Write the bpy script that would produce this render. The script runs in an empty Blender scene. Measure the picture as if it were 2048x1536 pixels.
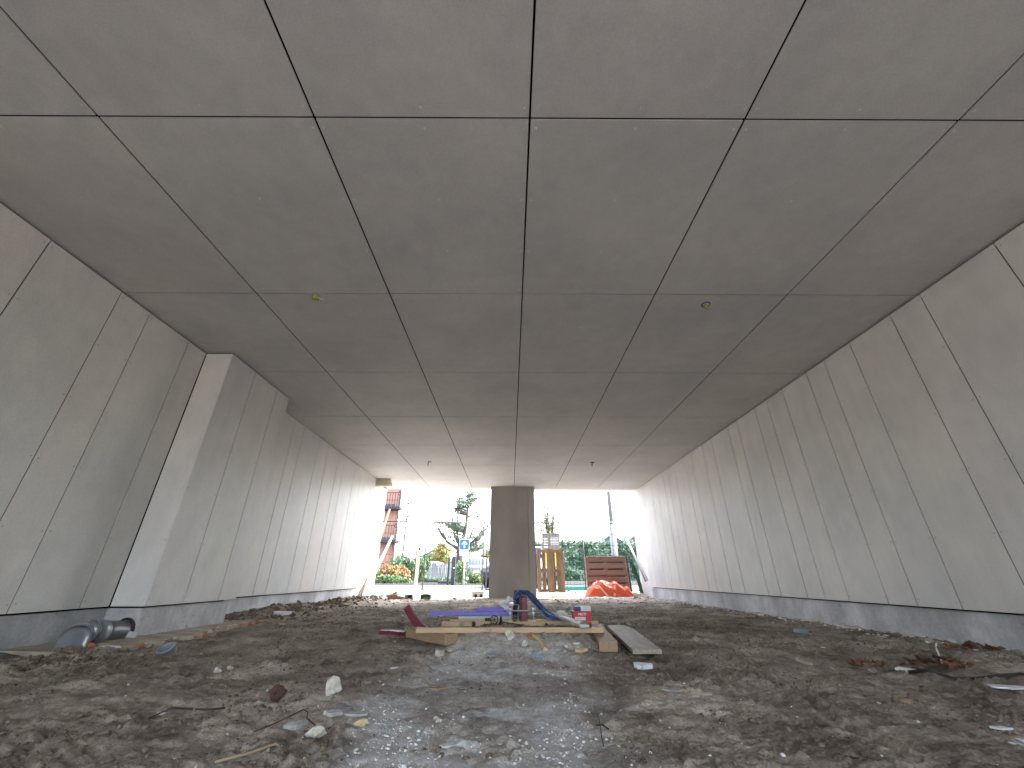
import bpy, bmesh, math, random
import numpy as np
from mathutils import Vector, Matrix, noise as mnoise
from math import pi, sin, cos, radians

random.seed(7)
S = bpy.context.scene
COL = S.collection

# ------------------------------------------------------------------ camera
cam_d = bpy.data.cameras.new('camera')
cam = bpy.data.objects.new('camera', cam_d)
COL.objects.link(cam)
S.camera = cam
PITCH, YAW, ROLL = 0.449723327, 0.00362283558, 0.00115697105
cam_d.sensor_width = 36.0
cam_d.lens = 798.860955 / 2048 * 36.0
cam_d.clip_start = 0.02
cam_d.clip_end = 2000
fw = Vector((sin(YAW)*cos(PITCH), cos(YAW)*cos(PITCH), sin(PITCH)))
rt0 = Vector((cos(YAW), -sin(YAW), 0))
up0 = rt0.cross(fw)
rt = cos(ROLL)*rt0 + sin(ROLL)*up0
upv = -sin(ROLL)*rt0 + cos(ROLL)*up0
cam.matrix_world = Matrix(((rt.x, upv.x, -fw.x, 0), (rt.y, upv.y, -fw.y, 0), (rt.z, upv.z, -fw.z, 0.506), (0, 0, 0, 1)))

# ------------------------------------------------------------------ world, sun, exposure
SUN_EL, SUN_AZ = radians(46), radians(70)      # azimuth measured from +Y towards +X
W = bpy.data.worlds.new('World')
S.world = W
W.use_nodes = True
nt = W.node_tree
bg = nt.nodes['Background']
sky = nt.nodes.new('ShaderNodeTexSky')
sky.sky_type = 'NISHITA'
sky.sun_disc = False
sky.sun_elevation = SUN_EL
sky.sun_rotation = SUN_AZ
sky.air_density = 1.0
sky.dust_density = 4.0
sky.ozone_density = 1.0
hs = nt.nodes.new('ShaderNodeHueSaturation')
hs.inputs['Saturation'].default_value = 0.55     # thin even cloud greys the blue
nt.links.new(sky.outputs[0], hs.inputs['Color'])
nt.links.new(hs.outputs[0], bg.inputs['Color'])
bg.inputs['Strength'].default_value = 0.15
sun_d = bpy.data.lights.new('sun', 'SUN')
sun_d.energy = 0.6
sun_d.angle = radians(20)
sun_d.color = (1.0, 0.96, 0.9)
sun = bpy.data.objects.new('sun', sun_d)
COL.objects.link(sun)
sd = Vector((sin(SUN_AZ)*cos(SUN_EL), cos(SUN_AZ)*cos(SUN_EL), sin(SUN_EL)))
sun.rotation_euler = sd.to_track_quat('Z', 'Y').to_euler()
S.view_settings.view_transform = 'Standard'
S.view_settings.look = 'None'
S.view_settings.gamma = 1.0
S.view_settings.use_curve_mapping = False
S.view_settings.exposure = 4.08
S.render.engine = 'CYCLES'
S.cycles.max_bounces = 10
S.cycles.diffuse_bounces = 8
S.cycles.use_denoising = True
S.cycles.sample_clamp_indirect = 10.0

# ------------------------------------------------------------------ noise
def _h(ix, iy, seed):
    n = (ix.astype(np.int64)*374761393 + iy.astype(np.int64)*668265263 + seed*1442695041) & 0x7fffffff
    n = ((n ^ (n >> 13))*1274126177) & 0x7fffffff
    n = (n ^ (n >> 16)) & 0xffff
    return n/65535.0

def vn(x, y, seed=0):
    x = np.asarray(x, float); y = np.asarray(y, float)
    ix = np.floor(x); iy = np.floor(y)
    fx = x-ix; fy = y-iy
    fx = fx*fx*fx*(fx*(fx*6-15)+10); fy = fy*fy*fy*(fy*(fy*6-15)+10)
    a = _h(ix, iy, seed); b = _h(ix+1, iy, seed); c = _h(ix, iy+1, seed); d = _h(ix+1, iy+1, seed)
    return (a*(1-fx)+b*fx)*(1-fy)+(c*(1-fx)+d*fx)*fy

def rot(x, y, a):
    return x*cos(a)-y*sin(a), x*sin(a)+y*cos(a)

def fbm(x, y, f, o, seed=0, g=0.5):
    s = 0; am = 1; t = 0
    for k in range(o):
        xr, yr = rot(x, y, 0.6*k+0.3)
        s = s + am*vn(xr*f+k*17.3, yr*f-k*9.1, seed+k)
        t += am; am *= g; f *= 2.03
    return s/t

def sm(a, b, x):
    t = np.clip((x-a)/(b-a), 0, 1)
    return t*t*(3-2*t)

def ground_terms(x, y):
    x = np.asarray(x, float); y = np.asarray(y, float)
    wx = x+0.12*(vn(x*2.1, y*2.1, 71)-.5); wy = y+0.12*(vn(x*2.1+9, y*2.1, 72)-.5)
    # pale dusty strip in the middle of the passage
    cx = -0.07+0.06*np.sin(y*2.2)
    half = 0.52+0.22*(fbm(x, y, 2.6, 4, 31)-.5)*2
    dust = 1-sm(half*0.65, half*1.25, np.abs(wx-cx)*(1.0-0.08*(y-2)))
    dust = dust*(1-sm(3.2, 3.9, wy))*(0.42+0.62*sm(0.38, .58, fbm(wx, wy*1.5, 3.4, 4, 41)))
    mound = (1-sm(0.40, 0.74, np.abs(wx-0.15)))*sm(3.12, 3.62, wy)*(1-sm(4.45, 4.9, wy))
    return wx, wy, dust, mound

def hgt(x, y):
    x = np.asarray(x, float); y = np.asarray(y, float)
    wx, wy, dust, mound = ground_terms(x, y)
    inside = 1-sm(12.6, 14.0, y)
    calm = 1-0.72*dust
    h = 0.030*(fbm(x, y, 0.9, 2, 1)-.5)
    h = h+0.036*(fbm(wx, wy*1.25, 4.5, 3, 5)-.5)*calm
    st = 1-np.abs(2*fbm(wx*.45, wy*1.6, 11, 4, 17)-1)
    h = h+0.020*(st-.75)*calm
    r1 = 1-np.abs(2*fbm(wx, wy*1.5, 8.5, 3, 11)-1)
    h = h+0.018*(r1-.75)*calm
    r2 = 1-np.abs(2*fbm(x, y*1.7, 19, 3, 13)-1)
    h = h+0.016*(r2-.75)*calm*(.4+1.2*vn(x*1.7, y*1.7, 15))
    lump = fbm(x, y, 22, 3, 21)
    area = sm(0.42, 0.62, fbm(x, y, 2.0, 2, 25))
    h = h+0.024*np.maximum(lump-.48, 0)*2*(0.35+area)*calm
    r3 = 1-np.abs(2*fbm(x*.7, y*1.5, 31, 2, 19)-1)
    h = h+0.007*(r3-.75)*calm
    h = h+0.014*(fbm(x, y*1.3, 46, 2, 27)-.5)*(1-.6*dust)
    h = h+0.10*mound
    # dug-over soil piled along the two walls
    lw = (1-sm(-3.35, -2.55, wx))
    h = h+lw*0.10*sm(5.3, 6.0, wy)*(0.45+0.8*fbm(wx, wy, 3.2, 3, 51))*(1-sm(10.5, 12, wy)*.5)
    h = h+lw*0.09*(1-sm(2.5, 3.15, wy))*sm(.38, .62, fbm(wx, wy, 3.0, 3, 53))
    # heaps around the pipe mouth
    for (px, py, s, a) in ((-2.86, 3.20, .13, .075), (-2.74, 3.36, .10, .05), (-3.35, 2.80, .22, .06), (-2.5, 3.2, .16, .02)):
        h = h+a*np.exp(-((wx-px)**2+(wy-py)**2)/s**2)*(0.75+0.5*fbm(x, y, 14, 2, 57))
    # straight drag mark in the right half
    lx = 1.18+0.158*(y-1.2)+0.006*np.sin(y*9)
    d = x-lx
    m = (1-sm(4.6, 5.2, y))
    h = h+m*(-0.010*np.exp(-(d/0.018)**2)+0.011*np.exp(-((d-0.035)/0.016)**2))
    lx2 = 1.72+0.34*(y-3.1)
    d = x-lx2
    h = h+sm(2.7, 3.1, y)*(1-sm(4.4, 5, y))*(0.008*np.exp(-(d/0.02)**2))
    h = h*inside
    rise = 0.12*sm(12.0, 13.4, y)+0.0065*np.maximum(y-16, 0)*(1-sm(60, 90, y))*1.0
    rough_out = 0.05*(fbm(x, y, 1.6, 3, 61)-.5)*sm(11, 12.2, y)*(1-sm(13.7, 14.2, y))
    heap = 0.16*np.exp(-(((x+1.9)/0.42)**2+((y-13.5)/0.35)**2))+0.10*np.exp(-(((x+1.5)/0.5)**2+((y-13.0)/0.25)**2))
    return h+rise+rough_out+heap*1.0

def H(x, y):
    return float(hgt(np.array([x]), np.array([y]))[0])

# ------------------------------------------------------------------ node helpers
def new_mat(name):
    m = bpy.data.materials.new(name)
    m.use_nodes = True
    n = m.node_tree.nodes; l = m.node_tree.links
    return m, n, l, n['Principled BSDF']

def set_spec(b, v):
    b.inputs['Specular IOR Level'].default_value = v

def noise_node(n, l, scale, detail=3, rough=.55, coord='Object', stretch=None):
    tc = n.new('ShaderNodeTexCoord') if coord != 'World' else n.new('ShaderNodeNewGeometry')
    out = tc.outputs[coord] if coord != 'World' else tc.outputs['Position']
    if stretch:
        mp = n.new('ShaderNodeMapping'); mp.inputs['Scale'].default_value = stretch
        l.new(out, mp.inputs['Vector']); out = mp.outputs[0]
    t = n.new('ShaderNodeTexNoise')
    t.inputs['Scale'].default_value = scale
    t.inputs['Detail'].default_value = detail
    t.inputs['Roughness'].default_value = rough
    l.new(out, t.inputs['Vector'])
    return t

def ramp(n, l, src, stops):
    r = n.new('ShaderNodeValToRGB')
    e = r.color_ramp.elements
    while len(e) < len(stops):
        e.new(0.5)
    for i, (p, c) in enumerate(stops):
        e[i].position = p
        e[i].color = (c[0], c[1], c[2], 1) if not isinstance(c, (int, float)) else (c, c, c, 1)
    l.new(src, r.inputs[0])
    return r

def mixc(n, l, a, b, fac, mode='MIX'):
    m = n.new('ShaderNodeMix'); m.data_type = 'RGBA'; m.blend_type = mode
    for sock, v in ((m.inputs[6], a), (m.inputs[7], b)):
        if isinstance(v, (tuple, list)):
            sock.default_value = (v[0], v[1], v[2], 1)
        else:
            l.new(v, sock)
    if isinstance(fac, (int, float)):
        m.inputs[0].default_value = fac
    else:
        l.new(fac, m.inputs[0])
    return m.outputs[2]

def simple(name, c1, c2=None, rough=.7, scale=12, detail=3, bump=0.0, bscale=60, metal=0, spec=.4, coord='Object', stretch=None, rnd=0.0, lo=.35, hi=.65, rough2=None):
    m, n, l, b = new_mat(name)
    c2 = c2 or tuple(v*.75 for v in c1)
    t = noise_node(n, l, scale, detail, coord=coord, stretch=stretch)
    r = ramp(n, l, t.outputs[0], [(lo, c1), (hi, c2)])
    out = r.outputs[0]
    if rnd:
        oi = n.new('ShaderNodeObjectInfo')
        rr = ramp(n, l, oi.outputs['Random'], [(0, 1-rnd), (1, 1+rnd)])
        out = mixc(n, l, out, rr.outputs[0], 1.0, 'MULTIPLY')
    l.new(out, b.inputs['Base Color'])
    b.inputs['Roughness'].default_value = rough
    b.inputs['Metallic'].default_value = metal
    set_spec(b, spec)
    if rough2 is not None:
        rr = ramp(n, l, t.outputs[0], [(lo, rough), (hi, rough2)])
        l.new(rr.outputs[0], b.inputs['Roughness'])
    if bump:
        t2 = noise_node(n, l, bscale, 4, coord=coord)
        bp = n.new('ShaderNodeBump'); bp.inputs['Strength'].default_value = bump; bp.inputs['Distance'].default_value = .01
        l.new(t2.outputs[0], bp.inputs['Height']); l.new(bp.outputs[0], b.inputs['Normal'])
    return m

# ------------------------------------------------------------------ materials
def panel_material(name, tints, base, rough):
    m, n, l, b = new_mat(name)
    oi = n.new('ShaderNodeObjectInfo')
    k = len(tints)
    tr = ramp(n, l, oi.outputs['Random'], [(i/(k-1), t) for i, t in enumerate(tints)])
    big = noise_node(n, l, 1.1, 3, .6, 'World')
    br = ramp(n, l, big.outputs[0], [(.3, (.90, .90, .91)), (.7, (1.08, 1.07, 1.05))])
    mid = noise_node(n, l, 7, 4, .65, 'World', (1, 1, .45))
    mr = ramp(n, l, mid.outputs[0], [(.32, .95), (.68, 1.05)])
    fine = noise_node(n, l, 130, 2, .6, 'World')
    fr = ramp(n, l, fine.outputs[0], [(.3, .90), (.7, 1.10)])
    c = mixc(n, l, tr.outputs[0], br.outputs[0], 1, 'MULTIPLY')
    c = mixc(n, l, c, mr.outputs[0], 1, 'MULTIPLY')
    c = mixc(n, l, c, fr.outputs[0], .8, 'MULTIPLY')
    c = mixc(n, l, c, base, 1, 'MULTIPLY')
    # dried water and handling marks
    sm_ = noise_node(n, l, 2.3, 6, .72, 'World', (1, 1, .5))
    sr = ramp(n, l, sm_.outputs[0], [(.60, 0.0), (.74, 1.0)])
    c = mixc(n, l, c, (base[0]*1.22, base[1]*1.22, base[2]*1.24), sr.outputs[0])
    mixn = c.node
    mul = n.new('ShaderNodeMath'); mul.operation = 'MULTIPLY'; mul.inputs[1].default_value = .30
    l.new(sr.outputs[0], mul.inputs[0]); l.new(mul.outputs[0], mixn.inputs[0])
    l.new(c, b.inputs['Base Color'])
    rr = ramp(n, l, mid.outputs[0], [(.3, rough-.05), (.7, rough+.10)])
    l.new(rr.outputs[0], b.inputs['Roughness'])
    set_spec(b, .38)
    bp = n.new('ShaderNodeBump'); bp.inputs['Strength'].default_value = .10; bp.inputs['Distance'].default_value = .004
    l.new(fine.outputs[0], bp.inputs['Height']); l.new(bp.outputs[0], b.inputs['Normal'])
    return m

TINT = [(1.0, .99, .95), (.99, 1.0, 1.0), (1.03, .99, .96), (.97, .98, .97), (1.0, 1.0, .96), (1.01, .985, .98), (.96, .97, .985)]
M_ceil = panel_material('ceiling_fibre_cement', [tuple(1+(v-1)*.35 for v in t) for t in TINT], (.552, .555, .555), .62)
M_wall = panel_material('wall_fibre_cement', [tuple(1+(v-1)*.9 for v in t) for t in TINT], (.635, .64, .635), .46)
M_void = simple('black_membrane', (.004, .004, .004), (.006, .006, .006), .98, spec=.0)
M_screw = simple('painted_screw_head', (.72, .71, .69), (.60, .59, .57), .35, scale=80, spec=.5, coord='World')
M_screw_wall = simple('wall_screw_head', (.40, .39, .38), (.48, .47, .46), .35, scale=80, spec=.5, coord='World')

def plinth_material():
    m, n, l, b = new_mat('plinth_concrete')
    t = noise_node(n, l, 2.2, 5, .65, 'World', (1, 1, .6))
    r = ramp(n, l, t.outputs[0], [(.33, (.30, .31, .325)), (.50, (.43, .445, .46)), (.66, (.62, .64, .655))])
    t2 = noise_node(n, l, 45, 4, .6, 'World')
    r2 = ramp(n, l, t2.outputs[0], [(.3, .86), (.7, 1.1)])
    c = mixc(n, l, r.outputs[0], r2.outputs[0], 1, 'MULTIPLY')
    t3 = noise_node(n, l, 9, 3, .7, 'World')
    r3 = ramp(n, l, t3.outputs[0], [(.66, 0.0), (.72, .8)])
    c = mixc(n, l, c, (.16, .15, .14), r3.outputs[0])
    l.new(c, b.inputs['Base Color'])
    b.inputs['Roughness'].default_value = .62
    bp = n.new('ShaderNodeBump'); bp.inputs['Strength'].default_value = .3; bp.inputs['Distance'].default_value = .006
    l.new(t2.outputs[0], bp.inputs['Height']); l.new(bp.outputs[0], b.inputs['Normal'])
    return m
M_plinth = plinth_material()
M_column = simple('cement_board_grey', (.27, .26, .245), (.34, .325, .305), .75, scale=1.6, detail=6, bump=.15, bscale=90, coord='World', stretch=(1, 1, .5))
M_white = simple('white_primed_wall', (.74, .76, .78), (.68, .70, .73), .6, scale=3, coord='World')
M_deck = simple('deck_concrete', (.3, .3, .29), (.24, .24, .235), .8, scale=1.5, coord='World')

def soil_material():
    m, n, l, b = new_mat('sandy_soil')
    at = n.new('ShaderNodeAttribute'); at.attribute_name = 'dust'
    dr = n.new('ShaderNodeAttribute'); dr.attribute_name = 'dryness_and_light'
    t = noise_node(n, l, 3.0, 6, .7, 'World')
    r = ramp(n, l, t.outputs[0], [(.34, (.130, .105, .083)), (.47, (.275, .235, .192)), (.62, (.43, .378, .318))])
    t2 = noise_node(n, l, 70, 5, .75, 'World')
    r2 = ramp(n, l, t2.outputs[0], [(.28, .50), (.5, 1.0), (.74, 1.6)])
    dry = ramp(n, l, dr.outputs['Fac'], [(.15, (.78, .76, .74)), (.5, (1.1, 1.1, 1.1)), (.85, (1.65, 1.68, 1.72))])
    c = mixc(n, l, r.outputs[0], dry.outputs[0], 1, 'MULTIPLY')
    # grey powder: cement dust and plaster
    t3 = noise_node(n, l, 6, 7, .78, 'World')
    mul = n.new('ShaderNodeMath'); mul.operation = 'MULTIPLY'
    r3 = ramp(n, l, t3.outputs[0], [(.30, .45), (.55, 1.0)])
    l.new(at.outputs['Fac'], mul.inputs[0]); l.new(r3.outputs[0], mul.inputs[1])
    t4 = noise_node(n, l, 11, 6, .8, 'World')
    pw = ramp(n, l, t4.outputs[0], [(.36, (.44, .425, .41)), (.50, (.62, .62, .615)), (.64, (.80, .80, .80))])
    c = mixc(n, l, c, r2.outputs[0], .75, 'MULTIPLY')
    pwg = mixc(n, l, pw.outputs[0], r2.outputs[0], .35, 'MULTIPLY')
    c = mixc(n, l, c, pwg, mul.outputs[0])
    l.new(c, b.inputs['Base Color'])
    b.inputs['Roughness'].default_value = .93
    set_spec(b, .18)
    t5 = noise_node(n, l, 45, 8, .75, 'World')
    bp = n.new('ShaderNodeBump'); bp.inputs['Strength'].default_value = 1.0; bp.inputs['Distance'].default_value = .016
    l.new(t5.outputs[0], bp.inputs['Height']); l.new(bp.outputs[0], b.inputs['Normal'])
    return m
M_soil = soil_material()
M_clod = simple('soil_clod', (.12, .096, .074), (.23, .19, .15), .95, scale=9, coord='World', bump=.5, bscale=80, spec=.1)
M_chip = simple('plaster_chip', (.78, .78, .77), (.58, .58, .57), .8, scale=6, coord='World', spec=.2)
M_pave = simple('pale_paving', (.055, .06, .062), (.078, .083, .084), .85, scale=3, detail=5, coord='World', bump=.2)
M_asph = simple('asphalt', (.055, .055, .056), (.07, .07, .07), .9, scale=5, coord='World', bump=.3)
M_kerb = simple('kerb_concrete', (.20, .20, .195), (.15, .15, .145), .85, scale=6, coord='World')

def wood(name, a, bcol, stretch=(1, 14, 14), rough=.7, knots=True):
    m, n, l, b = new_mat(name)
    oi = n.new('ShaderNodeObjectInfo')
    tc = n.new('ShaderNodeTexCoord')
    ad = n.new('ShaderNodeVectorMath'); ad.operation = 'ADD'
    l.new(tc.outputs['Object'], ad.inputs[0]); l.new(oi.outputs['Random'], ad.inputs[1])
    mp = n.new('ShaderNodeMapping'); mp.inputs['Scale'].default_value = stretch
    l.new(ad.outputs[0], mp.inputs['Vector'])
    t = n.new('ShaderNodeTexNoise'); t.inputs['Scale'].default_value = 5; t.inputs['Detail'].default_value = 5; t.inputs['Distortion'].default_value = .6
    l.new(mp.outputs[0], t.inputs['Vector'])
    r = ramp(n, l, t.outputs[0], [(.3, a), (.68, bcol)])
    t2 = n.new('ShaderNodeTexNoise'); t2.inputs['Scale'].default_value = 9; t2.inputs['Detail'].default_value = 3
    l.new(ad.outputs[0], t2.inputs['Vector'])
    r2 = ramp(n, l, t2.outputs[0], [(.64, 0.0), (.72, .6)])
    dark = tuple(v*.5 for v in bcol)
    c = mixc(n, l, r.outputs[0], dark, r2.outputs[0]) if knots else r.outputs[0]
    rr = ramp(n, l, oi.outputs['Random'], [(0, .86), (1, 1.14)])
    c = mixc(n, l, c, rr.outputs[0], 1, 'MULTIPLY')
    l.new(c, b.inputs['Base Color'])
    b.inputs['Roughness'].default_value = rough
    set_spec(b, .25)
    bp = n.new('ShaderNodeBump'); bp.inputs['Strength'].default_value = .25; bp.inputs['Distance'].default_value = .004
    l.new(t.outputs[0], bp.inputs['Height']); l.new(bp.outputs[0], b.inputs['Normal'])
    return m
M_pine = wood('fresh_pine', (.58, .44, .29), (.47, .33, .20))
M_beam = wood('planed_beam', (.42, .31, .20), (.32, .225, .14))
M_grey_wood = wood('weathered_board', (.36, .33, .28), (.25, .22, .18))
M_pallet = wood('pallet_wood', (.27, .19, .125), (.17, .115, .075))
M_pallet2 = wood('stained_pallet_wood', (.25, .175, .14), (.17, .118, .095))
M_whitewood = simple('white_painted_wood', (.66, .65, .62), (.5, .48, .44), .6, scale=9, coord='Object')
M_brace = wood('brace_timber', (.20, .135, .085), (.13, .088, .055))

M_purple = simple('violet_foam', (.255, .22, .66), (.22, .19, .58), .8, scale=15)
M_mint = simple('pale_green_board', (.42, .52, .50), (.36, .45, .44), .7)
M_maroon = simple('maroon_rubber', (.21, .035, .06), (.14, .022, .042), .5, scale=8)
M_blue = simple('blue_strap', (.045, .09, .25), (.02, .04, .12), .55, scale=20, lo=.4, hi=.6)
M_bluegrey = simple('pale_blue_strap', (.28, .36, .48), (.14, .2, .32), .5, scale=20)
M_galv = simple('galvanised_steel', (.62, .66, .68), (.5, .53, .55), .35, scale=30, metal=.75, spec=.5)
M_black = simple('black_plastic', (.012, .012, .014), (.02, .02, .022), .45)
M_film = simple('crumpled_white_film', (.74, .75, .76), (.62, .64, .66), .35, scale=20, spec=.6)
M_red = simple('red_carton', (.60, .03, .035), (.52, .025, .03), .5, scale=10)
M_navy = simple('navy_carton', (.03, .05, .20), (.025, .04, .15), .5)
M_label = simple('white_print', (.72, .74, .78), (.66, .68, .74), .6, scale=30)
M_grey_print = simple('grey_print', (.30, .33, .40), (.25, .28, .34), .6)
M_pvc = simple('grey_pvc', (.17, .195, .225), (.20, .225, .255), .32, scale=10, bump=.05, spec=.5)
M_pvc_dark = simple('dark_grey_pvc', (.13, .14, .15), (.105, .115, .122), .35, scale=10)
M_steel = simple('fence_steel', (.035, .038, .04), (.06, .063, .066), .5, scale=12, metal=.3)
M_orange = simple('orange_tarpaulin', (.78, .105, .03), (.66, .08, .022), .42, scale=8, spec=.5)
M_fold_pale = simple('pale_orange_fold', (.80, .52, .42), (.72, .42, .32), .4, scale=12)
M_cardb = simple('cardboard', (.34, .225, .13), (.26, .17, .10), .85, scale=8)
M_green = simple('dark_green_plastic', (.015, .10, .05), (.012, .07, .04), .5)
M_teal = simple('teal_plastic', (.03, .26, .25), (.025, .2, .2), .5)
M_blackboard = simple('black_board', (.018, .016, .02), (.03, .026, .03), .7)
M_foam = simple('yellow_green_foam', (.40, .41, .16), (.28, .29, .09), .9, scale=30, bump=.4)
M_cable_w = simple('white_cable', (.72, .72, .68), (.6, .6, .56), .5)
M_bluepl = simple('blue_socket_ring', (.06, .10, .38), (.05, .08, .3), .5)
M_stone_w = simple('white_rubble', (.68, .67, .62), (.42, .39, .32), .85, scale=32, detail=5, bump=.9, bscale=70, coord='Object')
M_stone_g = simple('grey_rubble', (.28, .28, .27), (.17, .17, .165), .8, scale=30, detail=5, bump=.5, bscale=40)
M_slate = simple('slate_shard', (.48, .48, .47), (.30, .30, .29), .8, scale=26, detail=5, bump=.5, bscale=60)
M_brick_d = simple('dirty_brick', (.11, .05, .035), (.07, .04, .03), .9, scale=12, bump=.5)
M_brick_o = simple('orange_brick_bit', (.52, .17, .09), (.42, .13, .07), .9, scale=20, bump=.4)
M_foamy = simple('yellow_foam_bit', (.60, .52, .30), (.48, .40, .22), .85, scale=20, bump=.4)
M_bluebit = simple('blue_plastic_bit', (.26, .32, .40), (.20, .26, .34), .6)
M_paper = simple('white_paper', (.74, .76, .80), (.62, .65, .70), .7, scale=10)
M_leaf = simple('brown_leaf', (.15, .072, .040), (.085, .045, .030), .8, scale=6, coord='World')
M_twig = simple('pale_twig', (.34, .26, .18), (.26, .2, .14), .85)
M_wire = simple('rusty_wire', (.03, .022, .02), (.05, .035, .028), .7)

# ------------------------------------------------------------------ object helpers
def link(name, me, mats=None, parent=None, loc=None, rot_=None):
    o = bpy.data.objects.new(name, me)
    COL.objects.link(o)
    if mats and me and not me.materials:
        for m in (mats if isinstance(mats, (list, tuple)) else [mats]):
            me.materials.append(m)
    if parent:
        o.parent = parent
    if loc is not None:
        o.location = loc
    if rot_ is not None:
        o.rotation_euler = rot_
    return o

def tag(o, label, cat, group=None):
    o['label'] = label; o['category'] = cat
    if group:
        o['group'] = group
    return o

def empty(name, loc=(0, 0, 0), rotz=0, label=None, cat=None, group=None):
    o = bpy.data.objects.new(name, None)
    o.empty_display_size = .1
    COL.objects.link(o)
    o.location = loc
    o.rotation_euler = (0, 0, rotz)
    if label:
        tag(o, label, cat, group)
    return o

def mesh(name, v, f, smooth=False):
    me = bpy.data.meshes.new(name)
    me.from_pydata([tuple(map(float, a)) for a in v], [], f)
    if smooth:
        me.polygons.foreach_set('use_smooth', [True]*len(me.polygons))
    me.update()
    return me

def copy_tree(o, parent=None):
    c = o.copy(); COL.objects.link(c)
    if parent:
        c.parent = parent
    for ch in list(o.children):
        copy_tree(ch, c)
    return c

class MB:
    def __init__(s):
        s.v = []; s.f = []; s.mi = []; s.cur = 0; s.sm = []; s.smooth = False
    def add(s, vs, fs):
        b = len(s.v)
        s.v += [tuple(map(float, q)) for q in vs]
        for f in fs:
            s.f.append([b+i for i in f]); s.mi.append(s.cur); s.sm.append(s.smooth)
        return s
    def box(s, x0, x1, y0, y1, z0, z1, M=None):
        vs = [Vector(p) for p in ((x0, y0, z0), (x1, y0, z0), (x1, y1, z0), (x0, y1, z0), (x0, y0, z1), (x1, y0, z1), (x1, y1, z1), (x0, y1, z1))]
        if M is not None:
            vs = [M @ p for p in vs]
        return s.add(vs, [(0, 3, 2, 1), (4, 5, 6, 7), (0, 1, 5, 4), (1, 2, 6, 5), (2, 3, 7, 6), (3, 0, 4, 7)])
    def bevbox(s, sx, sy, sz, bv, M=None):
        bm = bmesh.new()
        bmesh.ops.create_cube(bm, size=1)
        for p in bm.verts:
            p.co = Vector((p.co.x*sx, p.co.y*sy, p.co.z*sz))
        bmesh.ops.bevel(bm, geom=bm.edges[:], offset=bv, segments=1, affect='EDGES')
        bm.verts.index_update()
        vs = [(M @ p.co if M is not None else p.co.copy()) for p in bm.verts]
        fs = [[q.index for q in f.verts] for f in bm.faces]
        bm.free()
        return s.add(vs, fs)
    def tube(s, pts, r, n=8, cap=True, r2=None, close=False):
        pts = [Vector(p) for p in pts]
        N = len(pts)
        rings = []
        prev = None
        for i, p in enumerate(pts):
            if close:
                t = (pts[(i+1) % N]-pts[i-1]).normalized()
            else:
                t = (pts[min(i+1, N-1)]-pts[max(i-1, 0)]).normalized()
            a = prev if prev is not None else (Vector((0, 0, 1)) if abs(t.z) < .9 else Vector((1, 0, 0)))
            u = (a-t*a.dot(t)).normalized()
            prev = u
            w = t.cross(u)
            rr = r if r2 is None else r+(r2-r)*i/(N-1)
            if callable(r):
                rr = r(i/(N-1))
            rings.append([p+(u*cos(2*pi*k/n)+w*sin(2*pi*k/n))*rr for k in range(n)])
        vs = [q for ring in rings for q in ring]
        fs = []
        for i in range(N if close else N-1):
            j = (i+1) % N
            for k in range(n):
                fs.append((i*n+k, i*n+(k+1) % n, j*n+(k+1) % n, j*n+k))
        if cap and not close:
            fs.append(tuple(range(n-1, -1, -1)))
            fs.append(tuple((N-1)*n+k for k in range(n)))
        return s.add(vs, fs)
    def build(s, name, mats, parent=None, loc=None, rot_=None, stuff=False):
        me = bpy.data.meshes.new(name)
        me.from_pydata(s.v, [], s.f)
        for m in (mats if isinstance(mats, (list, tuple)) else [mats]):
            me.materials.append(m)
        me.polygons.foreach_set('material_index', s.mi)
        me.polygons.foreach_set('use_smooth', s.sm)
        me.update()
        o = link(name, me, None, parent, loc, rot_)
        if stuff:
            o['kind'] = 'stuff'
        return o

def beam_between(name, p0, p1, w, h, mat, parent=None, bev=.003, roll=0):
    """rectangular bar of width w and height h from p0 to p1; local x runs along it"""
    p0 = Vector(p0); p1 = Vector(p1)
    d = p1-p0; L = d.length
    x = d.normalized()
    y = Vector((0, 0, 1)).cross(x)
    if y.length < 1e-3:
        y = Vector((0, 1, 0))
    y.normalize()
    z = x.cross(y)
    R3 = Matrix((x, y, z)).transposed()
    if roll:
        R3 = R3 @ Matrix.Rotation(roll, 3, 'X')
    mb = MB().bevbox(L, w, h, bev)
    o = mb.build(name, mat, parent)
    o.matrix_local = Matrix.Translation((p0+p1)/2) @ R3.to_4x4()
    return o

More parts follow.
